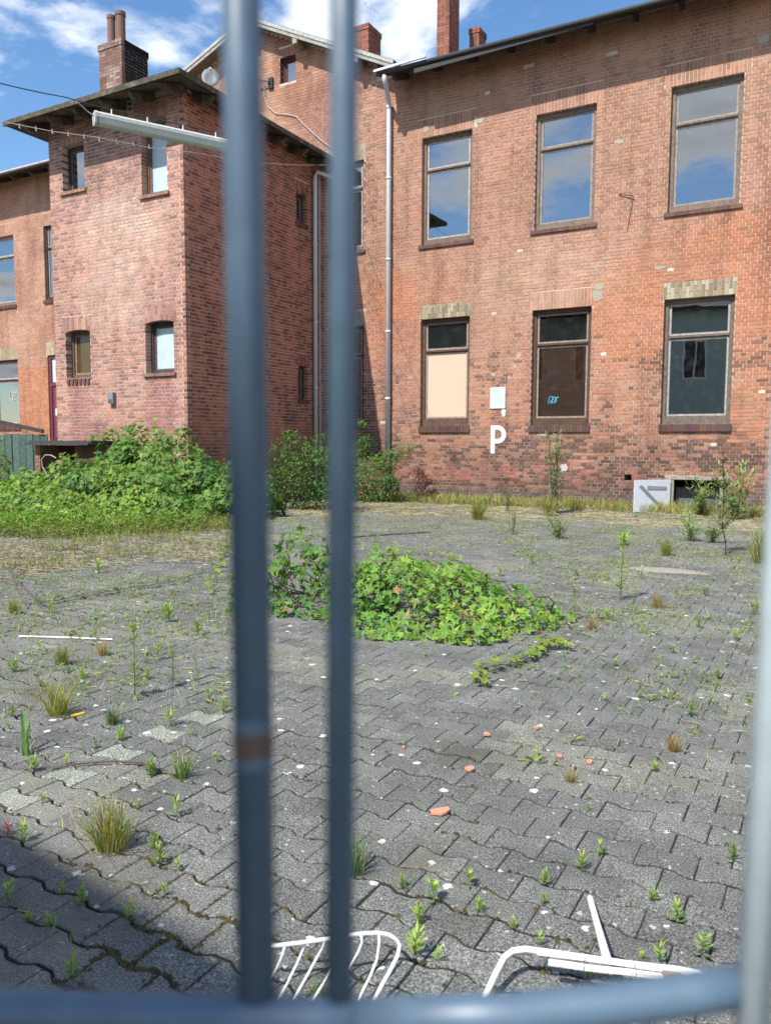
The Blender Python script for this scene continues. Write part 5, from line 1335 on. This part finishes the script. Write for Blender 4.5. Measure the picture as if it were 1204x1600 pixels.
# ================================================================== FIXTURES
def pipe_thing(pts, r, label, cat='drainpipe', joints=(), mat='zinc', loc=None):
    root = empty('drainpipe', loc or pts[-1], label, cat); m = MB(); m.tube(pts, r, 14); m.build('pipe', MT[mat], root, True)
    for j in joints: m = MB(); m.tube([Vector(j)+Vector((0, 0, .03)), Vector(j)-Vector((0, 0, .03))], r*1.14, 14); m.build('pipe_collar', MT[mat], root, True)
    for j in joints[::2]: m = MB(); m.box(j[0]-r*1.2, j[0]+r*1.2, j[1], FY+.02 if j[1] > 17.8 else j[1]+.02, j[2]-.012, j[2]+.012); m.build('bracket', MT['dark'], root)
    return root
px1 = on_y(606.5, 400, 17.90).x; zt1 = on_y(607, 165, 17.9).z; e0 = on_y(600, 114, FY-OV-.02)
pipe_thing([Vector((e0.x, FY-OV, e0.z+.03)), Vector((e0.x, FY-OV, e0.z-.14)), Vector((e0.x+.01, FY-OV+.04, e0.z-.22)), Vector((px1, 17.86, zt1+.10)), Vector((px1, 17.90, zt1)), Vector((px1, 17.9, zt1-.2)), Vector((px1, 17.9, .25))], .060,
           'long zinc drainpipe running down the joint between gable and right-hand building', joints=[(px1, 17.9, z) for z in (zt1-.05, 8.1, 6.1, 4.3, 2.6)])
q0 = on_x(520, 226, ex1+.0); q0 = Vector((ex1-.02, 17.75, zt-.1)); xw = XS+.09
yp = on_x(492.5, 400, xw).y
zk = on_x(492, 276, xw).z
pipe_thing([q0, q0-Vector((0, 0, .16)), Vector((ex1-.06, q0.y, zt-.42)), Vector((xw+.06, yp+.02, zk+.12)), Vector((xw, yp, zk-.02)), Vector((xw, yp, .2))], .055, 'grey drainpipe with a slanted neck on the side face of the tower', joints=[(xw, yp, z) for z in (zk-.12, 6.6, 4.6, 2.9)], mat='zinc')
m = MB(); m.tube([Vector((xw+.02, yp+.16, z)) for z in (zk+.2, 7, 5, 3, 1.2)], .012, 6); m.tube([Vector((xw+.02, yp+.2, z)) for z in (zk+.2, 7, 5, 3, 1.2)], .008, 6); tag(m.build('cable', MT['cable_pale']), 'two thin cables running down beside the grey drainpipe', 'cable')

# hanging fluorescent lamp on its wires
L0 = gnd(147, 184, 5.0); L1v = gnd(345, 226, 5.0); dirL = (L1v-L0).normalized(); L1 = L0+dirL*max(1.58, (L1v-L0).length)
lampr = empty('hanging_lamp', (L0+L1)/2, 'long grey-white fluorescent lamp hanging on wires in front of the tower', 'lamp')
sd = dirL.cross(Vector((0, 0, 1))).normalized()
def prof(m, a, b, pts, col=None):
    V = [p+sd*u*.85+Vector((0, 0, w*.84)) for p in (a, b) for (u, w) in pts]; n = len(pts)
    m.add(V, [list(range(n)), list(range(n, 2*n))[::-1]]+[[i, (i+1) % n, n+(i+1) % n, n+i] for i in range(n)], col)
m = MB(); prof(m, L0+dirL*.03, L1-dirL*.03, [(-.085, 0), (-.085, .045), (-.05, .075), (.05, .075), (.085, .045), (.085, 0)], (.50, .52, .50)); m.build('housing', MT['metal_paint'], lampr)
m = MB(); prof(m, L0+dirL*.04, L1-dirL*.04, [(-.08, -.002), (.08, -.002), (.065, -.07), (.03, -.09), (-.03, -.09), (-.065, -.07)], (.50, .54, .47)); m.build('diffuser', MT['paint'], lampr)
for p, q in ((L0, L0+dirL*.03), (L1-dirL*.03, L1)):
    m = MB(); prof(m, p, q, [(-.088, .048), (-.05, .08), (.05, .08), (.088, .048), (.088, -.005), (.07, -.075), (.03, -.095), (-.03, -.095), (-.07, -.075), (-.088, -.005)], (.46, .47, .44)); m.build('end_cap', MT['metal_paint'], lampr)
for t in (.12, .37, .63, .88):
    p = L0.lerp(L1, t); m = MB(); prof(m, p-dirL*.012, p+dirL*.012, [(-.096, .03), (-.096, -.02), (-.084, -.02), (-.084, .03)], (.62, .62, .6)); m.tube([p+Vector((0, 0, .07)), p+Vector((0, 0, .13))], .009, 6, (.62, .62, .6)); m.build('clip', MT['metal_paint'], lampr)
E1 = Vector((ex1-.0, 17.55, zt-.16)); T0 = L0+Vector((0, 0, .13)); T1 = L1+Vector((0, 0, .13))
fw = on_y(-60, 112, 3.9)
def catenary(a, b, sag, n=14): return [a.lerp(b, t)-Vector((0, 0, sag*4*t*(1-t))) for t in np.linspace(0, 1, n)]
w0 = on_y(0, 130, 5.15); farl = w0+(w0-T0)*3
m = MB(); m.tube(catenary(farl, w0, .05)[:-1]+catenary(w0, T0-dirL*.15+Vector((0, 0, .03)), .01, 6)[:-1]+[T0, T1]+catenary(T1, E1, .12)[1:], .0055, 6, (1, 1, 1)); tag(m.build('wire', MT['cable']), 'dark upper wire carrying the hanging lamp to the tower eave', 'wire')
s0 = on_y(4, 190, 6.6); s1 = on_y(155, 215, 7.6); s2 = on_y(300, 238, 9.5); E2 = Vector((ex1-.02, 17.35, zt-.2)); farl2 = s0+(s0-s1)*3.0
m = MB(); P2 = catenary(farl2, s0, .0, 4)[:-1]+[s0, s0.lerp(s1, .5)-Vector((0, 0, .02)), s1, s1.lerp(s2, .5)-Vector((0, 0, .03)), s2]+catenary(s2, E2, .08, 8)[1:]
m.tube(P2, .0045, 6)
for i in range(1, 12):
    t = i/12; p = s0.lerp(s1, t*2) if t < .5 else s1.lerp(s2, t*2-1); p = p-Vector((0, 0, .02)); m.tube([p+Vector((0, 0, .03)), p-Vector((0, 0, .02)), p+Vector((.02, 0, -.03))], .006, 5)
tag(m.build('wire', MT['cable_pale']), 'lower pale wire with small hooks strung below the hanging lamp', 'wire')
m = MB(); m.tube([L0+Vector((0, 0, .02)), L0-dirL*.06+Vector((0, 0, .05)), w0.lerp(T0, .8)], .006, 6); m.build('lead', MT['cable_pale'], lampr)

# satellite dish behind the tower roof, cable and bracket on the gable
c = on_y(329, 121, 16.6); dish = empty('satellite_dish', c-Vector((0, 0, .5)), 'light grey satellite dish mounted behind the tower roof', 'satellite dish')
n = 20; nn = Vector((.62, -.72, .30)).normalized(); ux = nn.cross(Vector((0, 0, 1))).normalized(); uy = ux.cross(nn)
V = [c-nn*.06]+[c+ux*(.23*rr_*math.cos(2*PI*k/n))+uy*(.28*rr_*math.sin(2*PI*k/n))-nn*(.06*(1-rr_*rr_)) for rr_ in (.5, 1.) for k in range(n)]
m = MB(); m.add(V, [[0, 1+k, 1+(k+1) % n] for k in range(n)]+[[1+k, 1+n+k, 1+n+(k+1) % n, 1+(k+1) % n] for k in range(n)], (.15, .165, .18)); o = m.build('reflector', MT['paint'], dish, True); sm = o.modifiers.new('s', 'SOLIDIFY'); sm.thickness = .012
m = MB(); m.tube([c-uy*.36, c+nn*.35-uy*.12], .012, 6); m.tube([c+nn*.33-uy*.12, c+nn*.42-uy*.08], .03, 8); m.tube([c-nn*.05, c-nn*.18-Vector((0, 0, .05)), c-nn*.18-Vector((0, 0, .9))], .02, 8); m.build('bracket', MT['zinc'], dish)
m = MB(); m.tube([on_y(x, y, FY-.03) for (x, y) in ((413, 120), (413, 150), (418, 166), (430, 177), (450, 179), (463, 182), (472, 192), (490, 209), (505, 222), (519, 232))], .012, 6); tag(m.build('cable', MT['cable_pale']), 'pale loose cable looping down the gable wall to the eave', 'cable')
p = on_y(424, 131, FY); m = MB(); m.tube([p+Vector((0, 0, 0)), p+Vector((0, -.10, .02)), p+Vector((-.42, -.16, .12))], .018, 6); m.box(p.x-.08, p.x+.08, p.y-.06, p.y-.003, p.z-.14, p.z+.14); tag(m.build('wall_bracket', MT['dark']), 'dark metal bracket on the gable wall below the attic window', 'bracket')
# aerial
ap = on_y(562, 60, 20.35); m = MB(); m.tube([Vector((ap.x-.35, 20.35, 12.0)), Vector((ap.x-.35, 20.35, 14.2))], .02, 8)
b0, b1 = on_y(520, -30, 20.3), on_y(583, 14, 20.3); m.tube([b0, b1], .01, 6)
for t in np.linspace(.1, 1, 7): p = b0.lerp(b1, t); m.tube([p+Vector((-.02, -.22, .02)), p+Vector((.02, .22, -.02))], .006, 5)
tag(m.build('aerial', MT['zinc']), 'thin television aerial above the gable roof', 'aerial')

# painted letter, board and repairs on the long wall
def wallp(px, py, d=0.): p = on_y(px, py, FY-d); return p
def zP(x, y): p = on_y(740+x/10, 580+y/10, FY-.004); return Vector((p.x, FY-.004, p.z))
s_l, s_r = zP(262, 1000).x, zP(327, 1000).x; z_t, z_b = zP(300, 848).z, zP(290, 1283).z; zi_t, zi_b, zb = zP(350, 912).z, zP(350, 1058).z, zP(350, 1128).z; xo, xi = zP(500, 980).x, zP(432, 980).x
m = MB(); m.box(s_l, s_r, FY-.0045, FY-.0035, z_b, z_t)
ro, ri = (z_t-zb)/2, (zi_t-zi_b)/2; zc_ = (z_t+zb)/2; xc = xo-ro*.92; xci = xi-ri*.9; n = 14
out = [(s_r, z_t)]+[(xc+ro*.92*math.cos(a), zc_+ro*math.sin(a)) for a in np.linspace(PI/2, -PI/2, n)]+[(s_r, zb)]
inn = [(s_r, zi_t)]+[(xci+ri*.9*math.cos(a), (zi_t+zi_b)/2+ri*math.sin(a)) for a in np.linspace(PI/2, -PI/2, n)]+[(s_r, zi_b)]
V = [(x, FY-.0045, z) for x, z in out]+[(x, FY-.0045, z) for x, z in inn]; k = len(out); m.add(V, [[i, i+1, k+i+1, k+i] for i in range(k-1)])
o = m.build('painted_letter', MT['white_trim']); o.color = (1, 1, 1, 1); tag(o, 'large white letter P painted on the brick wall between the first and middle windows', 'letter')
sg = empty('notice_board', zP(370, 420), 'small pale blue notice board with a white rim on the wall above the letter', 'notice board')
a, b = zP(270, 262), zP(480, 572); m = MB(); m.box(a.x, b.x, FY-.022, FY-.004, b.z, a.z, (.50, .68, .78)); m.build('panel', MT['paint'], sg)
m = MB()
for q in ((a.x-.012, a.x+.008, b.z-.01, a.z+.01), (b.x-.008, b.x+.012, b.z-.01, a.z+.01), (a.x+.008, b.x-.008, a.z-.006, a.z+.01), (a.x+.008, b.x-.008, b.z-.01, b.z+.006)): m.box(q[0], q[1], FY-.026, FY-.003, q[2], q[3], (.75, .78, .80))
m.build('rim', MT['paint'], sg)
m = MB()
for (x0, y0, x1, y1) in ((300, 290, 330, 330), (350, 300, 420, 318), (365, 400, 385, 430), (398, 418, 412, 436)):
    p, q = zP(x0, y0), zP(x1, y1); m.box(p.x, q.x, FY-.0235, FY-.0225, q.z, p.z, (.38, .52, .62))
m.build('worn_print', MT['paint'], sg)
def patch(px, py, wpx, hpx, col, seed, name='plaster_patch'):
    r = random.Random(seed); c = on_y(px, py, FY-.005); k = project(c)[2]/F_PX; n = 16; V = []
    for i in range(n): a = 2*PI*i/n; q = r.uniform(.7, 1.1); V.append((c.x+wpx*k*.57*math.cos(a)*q, FY-.004, c.z+hpx*k*.5*math.sin(a)*q))
    m = MB(); prism(m, V, (0, .01, 0), col); return m.build(name, MT['paint'], main)
for i, p in enumerate([(749, 187, 14, 12), (665, 201, 9, 12), (966, 221, 12, 8), (1192, 60, 18, 16), (933, 462, 16, 22), (935, 448, 14, 12), (1030, 418, 16, 6), (945, 403, 8, 5)]): patch(*p, (.33, .31, .24), i)
patch(880, 731, 11, 13, (.48, .42, .38), 20); patch(786, 645, 7, 14, (.62, .68, .70), 21, 'paint_mark')
for i, p in enumerate([(810, 555, 7, 12), (804, 572, 6, 9), (795, 590, 5, 8), (770, 585, 8, 6), (640, 590, 6, 5)]): patch(*p, (.45, .31, .25), 30+i, 'paint_mark')
m = MB(); m.tube([wallp(966, 303, .02), wallp(988, 306, .05), wallp(989, 308, .05)], .012, 5); m.tube([wallp(988, 306, .03), wallp(984, 335, .012), wallp(979, 361, .01)], .006, 5); tag(m.build('iron_hook', MT['old_iron']), 'rusty iron hook with a hanging rod between the middle and right upper windows', 'hook')

# scribbled tags on two panes
def scribble(px, py, w, h, Y, col, seed, label):
    r = random.Random(seed); m = MB(); pts = []
    for k in range(3):
        pts = [on_y(px+w*(k/3-.4)+r.uniform(-.1, .1)*w+.30*w*math.sin(t*1.3+k), py+.45*h*math.sin(t*1.9+k*2)+r.uniform(-.06, .06)*h, Y) for t in np.linspace(0, 4.2, 12)]
        m.tube(pts, .008, 5, col)
    o = m.build('graffiti_tag', MT['paint']); tag(o, label, 'graffiti'); return o
scribble(865, 625, 13, 12, FY+.150, (.10, .42, .55), 3, 'small blue graffiti scribble low on the middle ground-floor window pane')
scribble(23, 619, 9, 16, FY+.110, (.6, .62, .62), 5, 'small white graffiti scribble on the left wing window pane')

# cellar hatch
ht = empty('cellar_hatch', (-2.5, 17.9, 0), 'open cellar hatch with a grey timber frame low in the brick wall', 'hatch')
m = MB(); F4 = (.30, .28, .24)
W.box(m, -3.06, -1.86, -.03, .06, .70, .77, F4); W.box(m, -3.02, -2.95, -.02, .08, -.02, .70, F4); W.box(m, -2.02, -1.93, -.02, .08, -.02, .70, F4); W.box(m, -2.95, -2.02, .3, .33, .0, .52, (.12, .13, .13)); m.build('frame', MT['wood'], ht)
A = Vector((-3.02, 17.93, 0)); Bp = gnd(989, 811); Bd = (Bp-A); Bd.z = 0
DL = .97
th = min((abs((project(A+Vector((-DL*math.cos(t), -DL*math.sin(t), .3))) or (0,))[0]-989), t) for t in np.linspace(.05, 1.2, 60))[1]
Bd = Vector((-math.cos(th), -math.sin(th), 0)); tn = Vector((-Bd.y, Bd.x, 0)); tn = tn if tn.y < 0 else -tn
m = MB()
for i in range(5): p0 = A+Bd*(i*DL/5+.002); p1 = A+Bd*((i+1)*DL/5-.002); prism(m, [p0+Vector((0, 0, .02)), p1+Vector((0, 0, .02)), p1+Vector((0, 0, .70)), p0+Vector((0, 0, .70))], tn*.022, (.66, .69, .74))
hd = m.build('hatch_door', MT['paint'], ht)
m = MB(); q = lambda u, z: A+Bd*(u*DL)+Vector((0, 0, z))+tn*.0225
prism(m, [q(.12, .55), q(.66, .58), q(.66, .50), q(.12, .49)], tn*.012, (.30, .31, .34)); prism(m, [q(.82, .60), q(.88, .56), q(.30, .10), q(.24, .13)], tn*.012, (.26, .27, .30)); m.build('brace', MT['paint'], hd)

# shed, planks and beam at the far left
sh = empty('brick_shed', on_y(75, 750, 11.5), 'small dark brick shed with a felt roof sticking out of the vine heap', 'shed')
x0, x1 = on_y(55, 700, 11.5).x, on_y(104, 700, 11.5).x; zT = on_y(70, 695, 11.5).z
SHW = Wall('y', 11.5); rows = lay_bricks(x0, x0+.16, .0, zT, [], seed=77); emit_bricks(sh, SHW, rows, lambda u, z: vary((.36, .16, .12), RC), 0)
m = MB(); m.box(x0+.01, x0+.15, 11.51, 12.7, 0, zT-.01, (.3, .2, .15)); m.box(x0+.15, x1+.9, 12.0, 12.08, 0, zT-.01, (.13, .05, .035)); m.box(x1+.2, x1+.9, 11.55, 12.0, 0, zT-.01, (.2, .09, .07)); m.build('wall', MT['brick'], sh)
m = MB(); m.box(x0-.12, x1+.9, 11.32, 12.7, zT, zT+.05); m.box(x0-.06, x1+.9, 11.40, 12.7, zT+.05, zT+.09); m.build('roof', MT['tarpaper'], sh)
m = MB(); m.tube([on_y(x, y, 11.46) for (x, y) in ((88, 716), (80, 711), (71, 711), (65, 718), (67, 730), (74, 742), (84, 750))], .010, 6); tag(m.build('hose', MT['cable_pale']), 'thin pale hose looping in front of the small shed', 'hose')
m = MB(); m.tube([on_y(86, 762, 11.4), on_y(88, 748, 11.4), on_y(93, 735, 11.4)], .02, 8, rr=[.035, .03, .015]); tag(m.build('bottle', MT['white_trim']), 'white bottle-shaped rag hanging at the shed opening', 'litter')
ft_ = empty('plank_fence', on_y(40, 760, 13.4), 'weathered blue-green plank screen at the left edge beside the shed', 'fence')
for i in range(9):
    xa = on_y(-24+i*11.0, 700, 13.4).x; xb = on_y(-24+(i+1)*11.0-1, 700, 13.4).x; m = MB(); m.box(xa, xb, 13.4+random.uniform(-.01, .01), 13.43, .05, 1.66+random.uniform(-.04, .02), vary((.06, .10, .085), RC, .2)); m.build('plank', MT['wood'], ft_)
m = MB(); m.obox(on_y(-20, 655, 13.36), on_y(68, 674, 13.36), .05, .10, col=(.05, .045, .04)); m.build('beam', MT['wood'], ft_)

# ================================================================== THE GATE IN FRONT OF THE LENS
gd = .33
def gp(px, py, d=gd): return EYE+ray(px, py)*d
gate = empty('metal_gate', gp(466, 1570), 'blurred grey-blue metal gate with two thin bars and a round post, nearest to the viewer', 'gate')
def long(a, b, e0=.0, e1=.0): d = (b-a); return a-d*e0, b+d*e1
m = MB(); a, b = gp(377, 0, .334), gp(402, 1578, .334); a, b = long(a, b, .9, 0); m.tube([a, b], .0084, 20); bar1 = m.build('bar', MT['gate_paint'], gate, True)
m = MB(); a, b = gp(396.2, 1195, .334), gp(395.0, 1120, .334); m.tube([a, b], .00855, 20, caps=False); m.build('rust_patch', MT['rust'], bar1, True)
m = MB(); a, b = gp(537.5, 0, .333), gp(530, 1582, .333); a, b = long(a, b, .9, 0); m.tube([a, b], .0061, 20); m.build('bar', MT['gate_paint'], gate, True)
m = MB(); m.tube([gp(-700, 1535), gp(-10, 1578), gp(500, 1592), gp(560, 1593)], .0082, 20); m.build('rail', MT['gate_paint'], gate, True)
m = MB(); m.tube([gp(555, 1593), gp(800, 1586), gp(985, 1567), gp(1080, 1553), gp(1172, 1538)], .0085, 20); m.build('rail', MT['gate_paint'], gate, True)
m = MB(); a, b = gp(1174, 1600, .325), gp(1212, 1000, .325); a, b = long(a, b, .6, 2.4); m.tube([a, b], .0068, 20); m.build('post', MT['post_paint_lit'], gate, True)
# lower and outer part of the gate, seen only from other places
def low(px, r, ztop): p = gp(px, 1572); m = MB(); m.tube([Vector((p.x, p.y, ztop)), Vector((p.x, p.y, .08))], r, 12); m.build('bar', MT['gate_paint'], gate, True)
low(402, .0072, gp(402, 1575).z); low(530, .0053, gp(530, 1575).z)

# ================================================================== ACROSS THE STREET (seen in the panes; throws the shade on the near left)
hb = empty('plaster_house', (-9, -9, 0), 'pale green plastered house mirrored in the ground-floor windows', 'building')
e0_, e1_ = Vector((-1.27-.155*8-.0, 1.60-.787*8, 8)), Vector((-2.7-.155*8, 1.81-.787*8, 8)); dd_ = (e1_-e0_).normalized()
R0 = e0_+(-dd_)*1.33; L9 = e0_+dd_*24  # right end drawn out so the house also shades the gate bars
nb = Vector((dd_.y, -dd_.x, 0)); nb = nb if nb.y < 0 else -nb
def Q(u, v, z): return R0+dd_*u+nb*v+Vector((0, 0, z-8))
prism(mb := MB(), [Q(.35, .45, 0), Q(25, .45, 0), Q(25, .45, 7.9), Q(.35, .45, 7.9)], nb*9); mb.build('wall', MT['plaster'], hb)
m = MB(); prism(m, [Q(0, 0, 8), Q(0, 5, 10.6), Q(0, 9.9, 8), Q(0, 9.9, 7.85), Q(0, 5, 10.45), Q(0, 0, 7.85)], dd_*25.4); m.build('roof', MT['roofing'], hb)
for i in range(9):
    for z0 in (1.0, 4.6):
        u = 1.6+i*2.6; m = MB(); prism(m, [Q(u, .42, z0), Q(u+1.1, .42, z0), Q(u+1.1, .42, z0+1.9), Q(u, .42, z0+1.9)], nb*.06, (.7, .7, .68)); w_ = m.build('window', MT['white_trim'], hb)
        m = MB(); prism(m, [Q(u+.1, .41, z0+.1), Q(u+.5, .41, z0+.1), Q(u+.5, .41, z0+1.8), Q(u+.1, .41, z0+1.8)], nb*.02); prism(m, [Q(u+.6, .41, z0+.1), Q(u+1.0, .41, z0+.1), Q(u+1.0, .41, z0+1.8), Q(u+.6, .41, z0+1.8)], nb*.02); m.build('pane', MT['dark'], w_)
